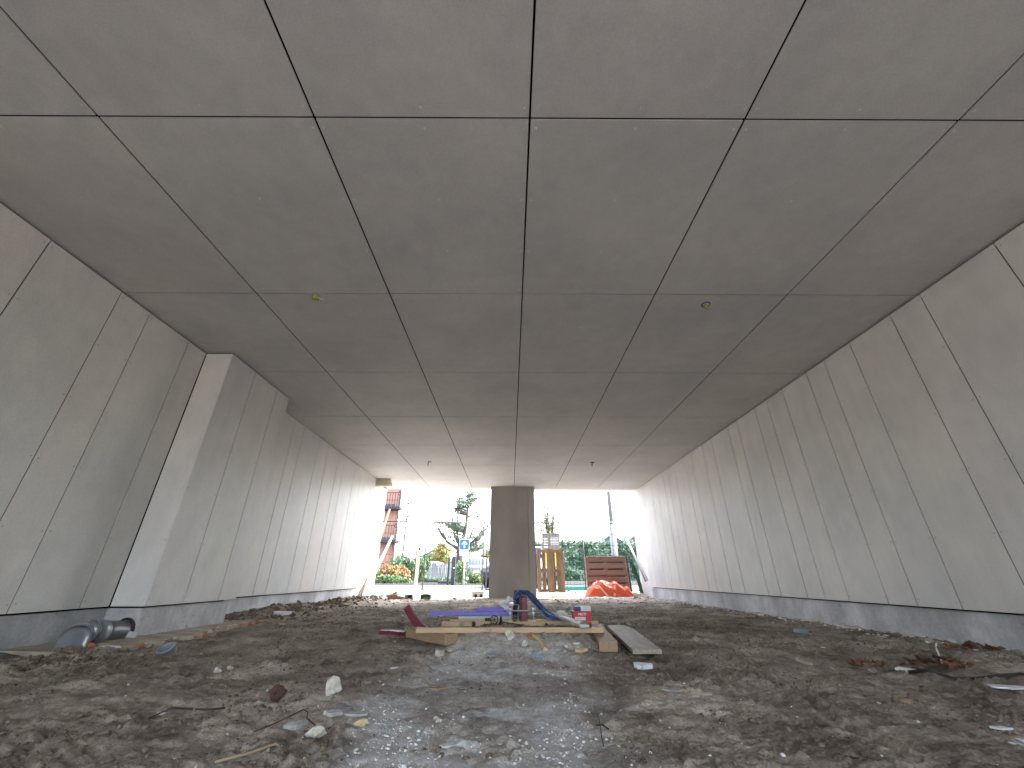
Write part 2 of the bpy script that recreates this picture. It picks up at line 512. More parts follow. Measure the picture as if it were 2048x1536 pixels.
# ================================================================== GROUND
def make_ground():
    xf = np.arange(-3.95, 3.9501, .0105)
    xs = np.concatenate([[-400, -200, -100, -50, -25, -15, -10, -8, -7, -6, -5.4, -5, -4.7, -4.45, -4.25, -4.1, -4.0], xf, [4.0, 4.1, 4.25, 4.45, 4.7, 5, 5.4, 6, 7, 8, 10, 15, 25, 50, 100, 200, 400]])
    ys = [-400, -200, -100, -50, -25, -15, -10, -7, -5.5, -4.6, -4.0]
    y = -3.5
    while y < 1.2:
        ys.append(y); y += .07
    while y < 14.4:
        ys.append(y); y += min(.0085*(max(y, 1.4)/1.4)**1.05, .04)
    ys += [14.6, 15, 15.5, 16, 17, 18, 19, 20, 22, 24, 27, 30, 35, 40, 50, 60, 75, 90, 120, 200, 350, 600]
    ys = np.array(ys)
    X, Y = np.meshgrid(xs, ys)
    X = X.ravel(); Y = Y.ravel()
    Z = hgt(X, Y)
    wx, wy, dust, mound = ground_terms(X, Y)
    dry = 0.38+0.55*(fbm(wx, wy, 1.3, 4, 81)-.5)*2
    dry = dry+0.45*sm(8.0, 10.5, wy)+0.25*mound*0.8  # paler towards the far mouth: partly dry sand, partly daylight put into the colour
    dry = dry+0.30*(1-sm(0.0, 0.7, np.abs(wx-1.0)-.2))*sm(.4, .6, fbm(wx, wy, 2.5, 3, 83))*(1-sm(3.5, 4.5, wy))
    dust = np.maximum(dust, 0.55*mound*sm(.4, .6, fbm(wx, wy, 4, 3, 85))*(1-sm(3.6, 4.0, wy)))
    nx, ny = len(xs), len(ys)
    me = bpy.data.meshes.new('ground')
    me.vertices.add(nx*ny)
    me.vertices.foreach_set('co', np.stack([X, Y, Z], -1).astype(np.float32).ravel())
    i = np.arange(nx-1)[None, :]+np.arange(ny-1)[:, None]*nx
    q = np.stack([i, i+1, i+1+nx, i+nx], -1).reshape(-1, 4)
    nf = len(q)
    me.loops.add(nf*4); me.loops.foreach_set('vertex_index', q.ravel().astype(np.int32))
    me.polygons.add(nf)
    me.polygons.foreach_set('loop_start', (np.arange(nf)*4).astype(np.int32))
    me.polygons.foreach_set('loop_total', np.full(nf, 4, np.int32))
    me.polygons.foreach_set('use_smooth', np.ones(nf, bool))
    for nm, arr in (('dust', dust), ('dryness_and_light', np.clip(dry, 0, 1))):
        a = me.attributes.new(nm, 'FLOAT', 'POINT')
        a.data.foreach_set('value', arr.astype(np.float32))
    me.update(calc_edges=True)
    me.materials.append(M_soil)
    o = link('ground', me)
    o['kind'] = 'structure'
make_ground()

def flat_sheet(name, pts, mat, dz, sub=40):
    """sheet following the terrain slope outside, dz above the soil"""
    x0, x1, y0, y1 = pts
    v = []; f = []
    ys = [y0+(y1-y0)*k/sub for k in range(sub+1)]
    for yy in ys:
        z = 0.12+0.0065*max(yy-16, 0)+dz
        v += [(x0, yy, z), (x1, yy, z)]
    for k in range(sub):
        f.append((2*k, 2*k+1, 2*k+3, 2*k+2))
    o = link(name, mesh(name, v, f), mat)
    o['kind'] = 'structure'
    return o
flat_sheet('pavement', (-40, 30, 14.25, 20.5), M_pave, .006)
flat_sheet('road', (-40, 30, 20.62, 23.1), M_asph, .004)
flat_sheet('forecourt', (-40, 1.6, 23.25, 44), M_pave, .010)
for (nm, yy) in (('kerb', 20.5), ('kerb', 23.1)):
    k = MB(); k.smooth = False
    z = 0.12+0.0065*(yy-16)
    x = -30.0
    while x < 24:
        k.box(x+.006, x+.994, yy, yy+.13, z-.05, z+.07+.002*((int(x*7)) % 3))
        x += 1.0
    o = k.build(nm, M_kerb); o['kind'] = 'structure'

# ================================================================== PASSAGE: ceiling
CZ = 2.84
JX = [-3.548, -2.331, -1.113, .104, 1.322, 2.539, 3.74]
JY = [-4.6, -3.299, -1.739, -.179, 1.381, 2.941, 4.501, 6.061, 7.620, 9.180, 10.740, 11.98]
ceil = MB().box(-4.3, 4.3, -4.6, 11.97, CZ+.045, CZ+.16)
ceiling = empty('panelled_ceiling', (0, 0, CZ), 0, 'wide ceiling of beige grey cement panels spanning the whole passage', 'ceiling')
ob = ceil.build('backing', M_void, ceiling); ob.location = (0, 0, -CZ)
scr = MB()
def dome(mb, c, nrm, r, n=8):
    c = Vector(c); nrm = Vector(nrm).normalized()
    a = Vector((0, 0, 1)) if abs(nrm.z) < .9 else Vector((1, 0, 0))
    u = nrm.cross(a).normalized(); w = nrm.cross(u)
    vs = []
    for (rr, hh) in ((r, 0), (r*.85, r*.25), (r*.35, r*.36)):
        vs += [c+(u*cos(2*pi*k/n)+w*sin(2*pi*k/n))*rr+nrm*hh for k in range(n)]
    fs = []
    for i in range(2):
        for k in range(n):
            fs.append((i*n+k, i*n+(k+1) % n, (i+1)*n+(k+1) % n, (i+1)*n+k))
    fs.append(tuple(2*n+k for k in range(n)))
    mb.smooth = True
    mb.add(vs, fs)
cache = {}
for i in range(6):
    for j in range(len(JY)-1):
        x0, x1 = JX[i]+.006, JX[i+1]-.006
        y0, y1 = JY[j]+.005, JY[j+1]-.005
        if i == 0: x0 = -3.62
        if i == 5: x1 = 3.80
        key = (round(x1-x0, 3), round(y1-y0, 2))
        if key not in cache:
            hx, hy = (x1-x0)/2, (y1-y0)/2
            mb = MB().bevbox(2*hx, 2*hy, .008, .0012)
            o = mb.build('ceiling_panel', M_ceil, ceiling)
            cache[key] = o.data
        else:
            o = link('ceiling_panel', cache[key], None, ceiling)
        o.location = ((x0+x1)/2, (y0+y1)/2, .004+random.uniform(-.0004, .0012))
        xa = max(x0, -3.5)+.028; xb = min(x1, 3.70)-.028
        for sx in (xa, (JX[i]+JX[i+1])/2, xb):
            n4 = 4 if j < len(JY)-2 else 3
            for k in range(n4):
                sy = y0+.052+(y1-y0-.104)*k/(n4-1)
                dome(scr, (sx+random.uniform(-.003, .003), sy+random.uniform(-.004, .004), -.0003), (0, 0, -1), .0085)
scr.build('screw_heads', M_screw, ceiling, stuff=True)

# ================================================================== PASSAGE: walls
ZB, ZT = .268, 2.823
def clad(parent, axis, pos, joints, nrm, zb=ZB, zt=ZT, edge=(True, True)):
    """panels hung on a wall plane. axis 'y': plane x=pos, joints along y; axis 'x': plane y=pos"""
    sc = MB()
    for a, b in zip(joints[:-1], joints[1:]):
        g = .0048
        L = (b-a)-2*g
        mb = MB()
        if axis == 'y':
            mb.bevbox(.009, L, zt-zb, .0012)
        else:
            mb.bevbox(L, .009, zt-zb, .0012)
        o = mb.build('wall_panel', M_wall, parent)
        c = (a+b)/2
        jit = random.uniform(-.0006, .0006)
        if axis == 'y':
            o.location = (pos-nrm*.0045+jit, c, (zb+zt)/2)
        else:
            o.location = (c, pos-nrm*.0045+jit, (zb+zt)/2)
        rows = [zb+.055+(zt-zb-.10)*k/5 for k in range(6)]
        for e in (a+g+.022, b-g-.022):
            for z in rows:
                z += random.uniform(-.004, .004)
                if axis == 'y':
                    dome(sc, (pos+nrm*.0008, e, z), (nrm, 0, 0), .0068)
                else:
                    dome(sc, (e, pos+nrm*.0008, z), (0, nrm, 0), .0068)
    sc.build('screw_heads', M_screw_wall, parent, stuff=True)

COMMON = [2.29, 2.91, 3.23, 3.75]
XL, XP, XR = -3.52, -3.21, 3.715
wl = empty('clad_wall', (0, 0, 0), 0, 'left wall of narrow cement panels with a projecting pier, above a grey concrete plinth', 'wall')
clad(wl, 'y', XL, [-4.6, -4.0, -3.55, -3.0, -2.6, -2.3, -1.85, -1.44, -1.13, -.62, -.25, .06, .60, .90, 1.40, 1.80]+COMMON+[4.022], 1)
clad(wl, 'x', 4.022, [XL+.003, XP], -1)
clad(wl, 'y', XP, [4.022, 4.48, 5.0, 5.32], 1)
clad(wl, 'y', XL, [5.33, 5.66, 6.18, 6.49, 7.11, 7.52, 8.04, 8.36, 8.99, 9.41, 9.72, 10.23, 10.55], 1)
mb = MB()
mb.box(-4.2, XL-.075, -4.6, 10.50, .20, 2.88)
mb.box(-3.60, XP-.075, 4.090, 5.22, .20, 2.875)
o = mb.build('backing', M_void, wl)
mb = MB()
mb.box(-4.2, XL-.036, -4.62, 4.050, -.6, .253)
mb.box(-4.2, XP-.038, 4.053, 5.26, -.6, .253)
mb.box(-4.2, XL-.036, 5.273, 10.56, -.6, .253)
mb.build('plinth', M_plinth, wl)

wr = empty('clad_wall', (0, 0, 0), 0, 'right wall of narrow cement panels, one straight run above a grey concrete plinth', 'wall')
clad(wr, 'y', XR, [-4.6, -4.0, -3.55, -3.0, -2.6, -2.3, -1.85, -1.44, -1.13, -.62, -.25, .06, .60, .90, 1.40, 1.80, 2.285, 2.905, 3.22, 3.74, 4.14, 4.45, 4.95, 5.32, 5.63, 6.17, 6.47, 7.10, 7.51, 8.03, 8.35, 8.98, 9.39, 9.72, 10.22, 10.66, 11.32, 11.86], -1)
MB().box(XR+.075, 4.4, -4.6, 11.82, .20, 2.88).build('backing', M_void, wr)
mb = MB()
mb.box(XR+.040, 4.4, -4.62, 5.37, -.6, .253)
mb.box(XR+.037, 4.4, 5.372, 11.87, -.6, .253)
mb.build('plinth', M_plinth, wr)

# white reveals and soffit strip at the far mouth
wp = MB().box(-4.3, -3.655, 10.565, 12.02, -.5, 2.838).build('end_pier', M_white)
tag(wp, 'bright white rendered end pier beyond the left cladding, timbers leaning before it', 'pier')
wp2 = MB().box(3.82, 4.6, 11.875, 13.05, -.5, 2.97).build('end_pier', M_white)
tag(wp2, 'bright white rendered end pier beyond the right cladding', 'pier')
so = MB()
so.box(.60, 4.6, 12.03, 13.06, 2.972, 3.25)
so.box(-4.3, 4.6, 11.985, 12.028, 2.842, 3.25)
so = so.build('white_soffit', M_white)
tag(so, 'white soffit strip over the far opening right of the column', 'soffit')
bb = MB().box(-3.60, -3.14, 10.62, 10.76, 2.66, 2.745)
bb.box(-3.60, -3.17, 10.62, 10.76, 2.745, 2.835)
bb = bb.build('timber_block', simple('pale_timber', (.66, .60, .50), (.56, .50, .41), .7, scale=6))
tag(bb, 'short beige timber block under the ceiling at the far end of the left wall', 'timber block')
ob = MB().box(-9, 9, -4.65, 11.98, 3.03, 7.5).build('sky_blocker', M_deck)  # unseen mass added to keep sky light off the ceiling
tag(ob, 'unseen concrete mass added above the passage ceiling to block sky light', 'building')
ob2 = MB()
ob2.box(-9, -4.31, -4.65, 11.98, -.4, 3.02)
ob2.box(4.61, 9, -4.65, 11.98, -.4, 3.02)
ob2 = ob2.build('side_blockers', M_deck)  # solid masses added out of view to stop light behind the walls
tag(ob2, 'unseen side masses added behind both clad walls to block light', 'building')

# column
colm = empty('square_column', (.08, 11.6, 0), 0, 'wide dark grey cement board column standing in the far opening', 'column')
MB().box(-.635, .415, 0, .42, -.3, CZ-.004).build('front_board', M_column, colm)
MB().box(.422, .600, .003, .42, -.3, CZ-.004).build('side_board', M_column, colm)

# ceiling outlets
def outlet(x, y, kind):
    if kind == 'foam':
        r = empty('ceiling_outlet', (x, y, CZ), 0, 'yellow green foam plug with a short white cable in the ceiling joint, left', 'ceiling outlet')
        mb = MB(); mb.smooth = True
        for k in range(5):
            a = k*1.25
            mb.tube([(cos(a)*.012, sin(a)*.012, .004), (cos(a)*.02, sin(a)*.018, -.018), (cos(a+.4)*.028, sin(a+.4)*.02, -.03-.004*k)], .013, 8)
        mb.build('foam_plug', M_foam, r)
        mb = MB(); mb.smooth = True
        mb.tube([(.012, 0, -.01), (.03, -.004, -.032), (.055, .0, -.036), (.066, .012, -.03)], .006, 8)
        mb.build('cable', M_cable_w, r)
    elif kind == 'ring':
        r = empty('ceiling_outlet', (x, y, CZ), 0, 'round ceiling outlet with blue ring and hanging yellow foam, right', 'ceiling outlet')
        mb = MB(); mb.smooth = True
        mb.tube([(cos(2*pi*k/20)*.036, sin(2*pi*k/20)*.036, -.005) for k in range(20)], .006, 6, close=True)
        mb.build('ring', M_bluepl, r)
        mb = MB(); mb.smooth = True
        mb.tube([(0, 0, .002), (0, 0, -.004), (0, 0, -.012)], lambda t: (.034, .033, .02)[int(t*2)], 14)
        mb.build('socket_cap', M_cable_w, r)
        mb = MB(); mb.smooth = True
        mb.tube([(-.006, -.004, -.008), (-.01, -.006, -.03), (-.004, -.004, -.05), (.0, .0, -.058)], lambda t: .016-.008*t, 8)
        mb.tube([(.008, .0, -.008), (.014, .0, -.02)], .012, 7)
        mb.build('foam_plug', M_foam, r)
    else:
        r = empty('ceiling_outlet', (x, y, CZ), 0, 'dark cable stub hanging from the far ceiling, '+kind, 'ceiling outlet')
        mb = MB(); mb.smooth = True
        mb.tube([(0, 0, .0), (.0, 0, -.03), (-.008, 0, -.07), (-.01, 0, -.10)], .008, 6)
        mb.build('cable', M_wire, r)
        mb = MB(); mb.smooth = True
        mb.tube([(-.045 if kind == 'right of the column' else -.01, 0, -.006), (.02, 0, -.012), (.06, .0, -.008)], .008, 6)
        mb.build('crosspiece', M_wire, r)
outlet(-1.79, 2.975, 'foam'); outlet(1.85, 3.08, 'ring')
outlet(-1.84, 8.85, 'left of the column'); outlet(1.84, 8.87, 'right of the column')

# ================================================================== helpers for rubble
def rock(name, x, y, sx, sy, sz, mat, label, cat, rz=0, seed=0, sink=.25, sub=3, group=None, jag=.35, tilt=(0, 0), z=None):
    bm = bmesh.new()
    bmesh.ops.create_icosphere(bm, subdivisions=sub, radius=1)
    rnd = random.Random(seed)
    planes = []
    for k in range(16):
        d = Vector((rnd.gauss(0, 1), rnd.gauss(0, 1), rnd.gauss(0, 1))).normalized()
        planes.append((d, rnd.uniform(.55, .85)))
    for v in bm.verts:
        p = v.co.normalized()
        for d, q in planes:
            e = p.dot(d)
            if e > q:
                p = p-d*(e-q)
        p = p*(1+jag*.35*mnoise.noise(p*2.3+Vector((seed*1.7, 0, 0)))+jag*.16*mnoise.noise(p*6.5+Vector((seed*1.7, 4, 0))))
        v.co = Vector((p.x*sx/2, p.y*sy/2, p.z*sz/2))
    me = bpy.data.meshes.new(name)
    bm.to_mesh(me); bm.free()
    me.materials.append(mat)
    zz = (H(x, y) if z is None else z)+sz*(.5-sink)
    o = link(name, me, None, None, (x, y, zz), (tilt[0], tilt[1], rz))
    tag(o, label, cat, group)
    return o

def shard(name, x, y, L, Wd, t, mat, label, cat, rz=0, seed=0, tilt=(.05, .03), n=8, group=None, curl=0.0, z=None, lift=.0):
    rnd = random.Random(seed)
    ang = sorted(rnd.uniform(0, 2*pi) if k > 3 else k*pi/2+rnd.uniform(-.4, .4) for k in range(n))
    top = []
    for a in ang:
        q = rnd.uniform(.82, 1.1)
        cx, cy = cos(a), sin(a)
        s_ = 1/max(abs(cx), abs(cy))*.82 if rnd.random() < .6 else 1
        top.append((cx*s_*q*L/2, cy*s_*q*Wd/2))
    def zc(px):
        return curl*(px/(L/2))**2*L
    v = [(0, 0, t/2)]+[(a, b, t/2+zc(a)+rnd.uniform(-.1, .1)*t) for a, b in top]+[(a*.97, b*.97, -t/2+zc(a)) for a, b in top]+[(0, 0, -t/2)]
    m = len(top)
    f = []
    for k in range(m):
        k2 = (k+1) % m
        f.append((0, 1+k, 1+k2)); f.append((1+k, 1+m+k, 1+m+k2, 1+k2)); f.append((2*m+1, 1+m+k2, 1+m+k))
    me = mesh(name, v, f)
    me.materials.append(mat)
    zz = (H(x, y) if z is None else z)+t/2+lift+.25*(abs(tilt[0])*Wd+abs(tilt[1])*L)
    o = link(name, me, None, None, (x, y, zz), (tilt[0], tilt[1], rz))
    tag(o, label, cat, group)
    return o

# ================================================================== loose soil and dust (stuff)
ICO_V = []; ICO_F = []
_bm = bmesh.new(); bmesh.ops.create_icosphere(_bm, subdivisions=1, radius=1)
_bm.verts.index_update()
ICO_V = np.array([v.co[:] for v in _bm.verts]); ICO_F = np.array([[v.index for v in f.verts] for f in _bm.faces]); _bm.free()

def scatter(name, X, Y, size, flat, mat, seed, lab=None, sink=.2):
    rs = np.random.RandomState(seed)
    n = len(X)
    Z = hgt(X, Y)
    V = np.repeat(ICO_V[None], n, 0)*(1+rs.uniform(-.32, .32, (n, len(ICO_V), 1)))
    sc = np.stack([size*rs.uniform(.7, 1.3, n), size*rs.uniform(.6, 1.1, n), size*flat*rs.uniform(.6, 1.2, n)], -1)
    V = V*sc[:, None, :]
    a = rs.uniform(0, 2*pi, n); ca, sa = np.cos(a)[:, None], np.sin(a)[:, None]
    x = V[..., 0]*ca-V[..., 1]*sa; y = V[..., 0]*sa+V[..., 1]*ca
    tl = rs.uniform(-.4, .4, n)[:, None]
    z = V[..., 2]+x*tl*flat
    P = np.stack([x+X[:, None], y+Y[:, None], z+(Z+size*flat*(1-2*sink)*.5)[:, None]], -1).reshape(-1, 3)
    F = (ICO_F[None]+(np.arange(n)*len(ICO_V))[:, None, None]).reshape(-1, 3)
    me = bpy.data.meshes.new(name)
    me.vertices.add(len(P)); me.vertices.foreach_set('co', P.astype(np.float32).ravel())
    me.loops.add(F.size); me.loops.foreach_set('vertex_index', F.ravel().astype(np.int32))
    me.polygons.add(len(F))
    me.polygons.foreach_set('loop_start', (np.arange(len(F))*3).astype(np.int32))
    me.polygons.foreach_set('loop_total', np.full(len(F), 3, np.int32))
    me.update(calc_edges=True)
    me.materials.append(mat)
    o = link(name, me)
    o['kind'] = 'stuff'
    if lab:
        tag(o, lab[0], lab[1])
    return o

rs = np.random.RandomState(3)
def pts(n, x0, x1, y0, y1, power=1.0):
    X = rs.uniform(x0, x1, n)
    Y = y0+(y1-y0)*rs.uniform(0, 1, n)**power
    return X, Y
# clods: mostly away from the dusty strip
X, Y = pts(60000, -3.4, 3.6, 1.3, 8.5, 1.8)
_, _, du, _ = ground_terms(X, Y)
keep = (sm(.36, .62, fbm(X, Y, 2.4, 3, 91))*(1-du*.95)) > rs.uniform(0, 1, len(X))
X, Y = X[keep], Y[keep]
scatter('soil_clods', X, Y, .0022+.011*rs.uniform(0, 1, len(X))**5, .7, M_clod, 5, ('small dark soil clods crumbled over the passage floor', 'soil clods'))
X = -3.45+np.abs(rs.normal(0, .32, 900)); Y = rs.uniform(5.2, 12, 900)
X = np.clip(X, -3.45, -2.2)
scatter('soil_clods', X, Y, .010+.035*rs.uniform(0, 1, 900)**2.5, .75, M_clod, 6, ('dark clods heaped along the foot of the left wall', 'soil clods'))
a = rs.uniform(0, 2*pi, 500); r_ = np.abs(rs.normal(0, .3, 500))
scatter('soil_clods', -2.84+r_*np.cos(a)*1.0, 3.02+r_*np.sin(a)*.6, .005+.018*rs.uniform(0, 1, 500)**3, .75, M_clod, 8, ('crumbly clods around the grey drain pipe mouth', 'soil clods'))
# pale flecks in the dust strip
X, Y = pts(17000, -1.0, .9, 1.35, 3.9, 1.5)
_, _, du, mo = ground_terms(X, Y)
keep = (np.maximum(du, .25*mo)*sm(.38, .6, fbm(X, Y, 5, 3, 95))+.03) > rs.uniform(0, 1, len(X))
X, Y = X[keep], Y[keep]
scatter('plaster_flecks', X, Y, .0014+.0062*rs.uniform(0, 1, len(X))**4, .6, M_chip, 9, ('white plaster flecks sprinkled over the dusty middle strip', 'plaster flecks'))
X, Y = pts(700, -3.2, 3.5, 1.35, 9, 1.3)
scatter('plaster_flecks', X, Y, .002+.008*rs.uniform(0, 1, 700)**3, .5, M_chip, 10, ('thinly scattered white chips over the brown soil', 'plaster flecks'))
X, Y = pts(800, -3.3, 3.7, 9.2, 13.3)
scatter('pale_stones', X, Y, .010+.03*rs.uniform(0, 1, 800)**3, .5, simple('sand_stone', (.30, .25, .19), (.20, .165, .13), .9, scale=4, coord='World'), 12, ('pale stones and lumps on the sand by the far opening', 'stones'))
X = rs.uniform(3.45, 3.68, 260); Y = rs.uniform(3.2, 11.6, 260)
scatter('mortar_crumbs', X, Y, .006+.02*rs.uniform(0, 1, 260)**2, .4, M_chip, 13, ('pale mortar crumbs along the foot of the right plinth', 'mortar crumbs'))

# ================================================================== footing ledge, pipe, ring
led = MB()
rl = random.Random(4)
edge = []
for k in range(40):
    y = 3.30+(5.62-3.30)*k/39
    xo = -2.86+.05*sin(k*.9)+rl.uniform(-.03, .03) if y < 4.6 else -2.98+.03*sin(k)+rl.uniform(-.02, .02)
    edge.append((xo, y))
vs = []; fs = []
for (xo, y) in edge:
    h0 = .030+rl.uniform(-.004, .004)
    vs += [(-3.56, y, h0+.012), (-3.2, y, h0+.006), (xo, y, h0), (xo+.025, y, -.06)]
for k in range(39):
    for j in range(3):
        fs.append((4*k+j, 4*k+j+1, 4*k+5+j, 4*k+4+j))
fs.append((0, 3, 2, 1))
led.add(vs, fs)
M_ledge = simple('rough_footing', (.46, .40, .32), (.27, .225, .175), .9, scale=7, detail=6, coord='World', bump=.8, bscale=30)
lo = led.build('footing_ledge', M_ledge)
tag(lo, 'rough concrete footing ledge with broken orange edge below the left pier', 'footing')
rk = 0
for k in range(26):
    e = edge[5+int(k*1.25)]
    s_ = rl.uniform(.022, .05)
    shell = rock('brick_fragment', e[0]+rl.uniform(-.02, .05), e[1]+rl.uniform(-.03, .03), s_*1.3, s_, s_*.8, M_brick_o if rl.random() < .72 else M_stone_w,
                 'one of many small orange brick fragments and mortar bits along the footing edge', 'brick fragment', rl.uniform(0, 3), 100+k, .3, 1, 'brick fragments on the footing edge', z=.02)

pp = empty('drain_pipe', (-3.34, 4.06, .085), 0, 'grey plastic drain pipe elbow coming out of the left plinth into the soil', 'drain pipe')
def P(*a): return tuple(a[i]-(-3.34, 4.06, .085)[i] for i in range(3))
mb = MB(); mb.smooth = True
mb.tube([P(-3.34, 4.10, .080), P(-3.335, 4.0, .085), P(-3.325, 3.86, .095), P(-3.31, 3.74, .105)], .078, 28)
mb.build('pipe_run', M_pvc_dark, pp)
mb = MB(); mb.smooth = True
mb.tube([P(-3.318, 3.80, .10), P(-3.308, 3.70, .107)], .087, 28)
mb.tube([P(-3.308, 3.70, .107), P(-3.28, 3.60, .112), P(-3.235, 3.52, .105)], .080, 28)
mb.tube([P(-3.24, 3.53, .106), P(-3.18, 3.44, .075), P(-3.11, 3.36, .01), P(-3.05, 3.30, -.10)], .083, 28)
mb.build('elbow', M_pvc, pp)
for c, nrm in (((-3.305, 3.69, .107), (-.12, -1, .06)), ((-3.235, 3.525, .105), (.45, -.8, -.2)), ((-3.225, 3.505, .10), (.5, -.8, -.3))):
    nv = Vector(nrm).normalized(); u = nv.cross(Vector((0, 0, 1))).normalized(); w = nv.cross(u)
    mb = MB(); mb.smooth = True
    mb.tube([Vector(P(*c))+(u*cos(2*pi*k/28)+w*sin(2*pi*k/28))*.087 for k in range(28)], .006, 6, close=True)
    mb.build('socket_ridge', M_pvc, pp)
mb = MB(); mb.smooth = True
mb.tube([(cos(2*pi*k/24)*.086, -.014, sin(2*pi*k/24)*.088) for k in range(24)], .010, 6, close=True)
mb.build('gap_shadow_ring', M_wire, pp)  # dark ring painting the shadowed gap between pipe and plinth
sh = shard('mortar_patch', -3.27, 4.01, .20, .012, .09, M_chip, 'white mortar smear under the drain pipe at the plinth foot', 'mortar', 0, 31, (0, 0), z=-.03, lift=.02)
mb = MB(); mb.smooth = True
def ring_mb(R, r, h):
    mb = MB(); mb.smooth = True
    n = 32
    prof = [(R, 0), (R, h), (R+.004, h+.002), (R+.004, h+.008), (R-.002, h+.010), (r, h+.008), (r, 0)]
    vs = []
    for k in range(n):
        a = 2*pi*k/n
        vs += [(cos(a)*p[0], sin(a)*p[0], p[1]) for p in prof]
    m = len(prof); fs = []
    for k in range(n):
        for j in range(m-1):
            fs.append((k*m+j, ((k+1) % n)*m+j, ((k+1) % n)*m+j+1, k*m+j+1))
    mb.add(vs, fs)
    return mb
rg = ring_mb(.050, .043, .036).build('pipe_coupling', M_pvc, None, (-2.385, 3.33, H(-2.385, 3.33)+.008), (radians(33), radians(-6), 0))
tag(rg, 'short grey pipe coupling ring lying open end up on the soil', 'pipe coupling')

# ================================================================== mound: timber
tb = beam_between('timber_beam', (-.84, 4.02, .080), (-.442, 3.56, .078), .115, .070, M_beam)
tag(tb, 'short thick planed beam under the left ends of the front plank', 'timber beam')
tb = beam_between('timber_beam', (.692, 3.33, .066), (.775, 4.25, .085), .130, .066, M_beam)
tag(tb, 'short thick planed beam under the right ends of the planks, cut end facing us', 'timber beam')
tb = beam_between('timber_plank', (-.735, 3.665, .128), (.735, 3.69, .128), .055, .036, M_pine)
tag(tb, 'long pale pine plank nearest us on the mound, resting on two beams', 'plank')
tb = beam_between('timber_plank', (-.64, 4.36, .108), (.83, 4.37, .112), .045, .040, M_pine)
tag(tb, 'long pale pine plank at the back of the mound, under the carton', 'plank')
tb = beam_between('timber_plank', (-.58, 4.46, .120), (.72, 4.47, .122), .045, .034, M_pine)
tag(tb, 'pale pine plank behind the back plank, partly covered by the green board', 'plank')
for k, (yy, z) in enumerate(((4.78, .135), (4.95, .145), (5.1, .155))):
    tb = beam_between('timber_plank', (.20+.02*k, yy, z), (.80-.03*k, yy+.01, z), .06, .024, M_grey_wood)
    tag(tb, ('nearest', 'middle', 'farthest')[k]+' of three thin greyish laths stacked behind the blue straps', 'lath')
wb = beam_between('white_board', (.455, 4.46, .175), (.575, 3.58, .163), .075, .022, M_whitewood)
tag(wb, 'narrow white painted board lying across the two pine planks', 'board')
# weathered board
a = [(1.00, 4.80), (1.17, 4.86), (1.20, 4.55), (1.045, 3.27), (.845, 3.27)]
vs = [(x, y, H(x, y)*.5+.056) for x, y in a]+[(x, y, H(x, y)*.5+.030) for x, y in a]
n_ = len(a)
fs = [tuple(range(n_))[::-1], tuple(range(n_, 2*n_))]+[(k, (k+1) % n_, (k+1) % n_+n_, k+n_) for k in range(n_)]
M_gwl = wood('weathered_long_board', (.48, .425, .345), (.30, .26, .205), (14, 1, 14))
ob = link('weathered_board', mesh('weathered_board', vs, fs), M_gwl)
tag(ob, 'wide weathered grey brown board with clipped corner lying right of the mound', 'board')
ob = shard('dark_timber_offcut', .60, 3.66, .10, .05, .035, M_pallet, 'small dark wooden offcut on the right end of the front plank', 'offcut', .1, 3, (0, 0), z=.146)

# insulation boards
def slab(name, x0, x1, y0, y1, z0, z1, mat, label, cat, rz=0, bev=.002):
    o = MB().bevbox(x1-x0, y1-y0, z1-z0, bev).build(name, mat, None, ((x0+x1)/2, (y0+y1)/2, (z0+z1)/2), (0, 0, rz))
    return tag(o, label, cat)
slab('green_board', -.50, .02, 4.46, 4.60, .138, .163, M_mint, 'thin pale green board under the long violet strip', 'board')
o = slab('foam_strip', -.80, .055, 4.52, 4.66, .164, .198, M_purple, 'long violet foam insulation strip lying across the back of the mound', 'insulation strip', .006)
o = slab('foam_strip', -.335, -.06, 4.54, 4.65, .1995, .228, M_purple, 'short violet foam offcut on top of the long violet strip', 'insulation strip', -.01)
o = slab('foam_strip', -.10, .10, 4.70, 4.80, .165, .195, M_purple, 'violet foam offcut behind the galvanised brackets', 'insulation strip', .03)
slab('black_offcut', -.24, -.19, 4.40, 4.44, .128, .150, M_black, 'small black offcut under the violet strip', 'offcut')

# maroon profiles
def ribbon(name, pts_, w, t, mat, label, cat):
    """bent strip: pts centreline, w width direction roughly +Y, t thickness"""
    pts_ = [Vector(p) for p in pts_]
    vs = []; fs = []
    for i, p in enumerate(pts_):
        d = (pts_[min(i+1, len(pts_)-1)]-pts_[max(i-1, 0)]).normalized()
        wd = Vector((.25, 1, 0)); wd = (wd-d*wd.dot(d)).normalized()
        nn = d.cross(wd)
        vs += [p+nn*w/2-wd*t/2, p+nn*w/2+wd*t/2, p-nn*w/2+wd*t/2, p-nn*w/2-wd*t/2]
    for i in range(len(pts_)-1):
        for k in range(4):
            fs.append((4*i+k, 4*i+(k+1) % 4, 4*i+4+(k+1) % 4, 4*i+4+k))
    fs.append((3, 2, 1, 0)); b_ = 4*(len(pts_)-1); fs.append((b_, b_+1, b_+2, b_+3))
    o = link(name, mesh(name, vs, fs), mat)
    return tag(o, label, cat)
ribbon('maroon_strip', [(-.955, 4.22, .255), (-.905, 4.20, .195), (-.85, 4.17, .145), (-.79, 4.13, .105), (-.72, 4.08, .075), (-.66, 4.04, .060)], .062, .024, M_maroon,
       'broad maroon rubber strip curving up left of the mound', 'rubber strip')
ribbon('maroon_strip', [(-1.19, 4.33, .045), (-1.08, 4.28, .048), (-.98, 4.22, .045), (-.97, 4.21, .044)], .03, .07, M_maroon,
       'short maroon rubber strip lying flat on the soil at far left of the mound', 'rubber strip')
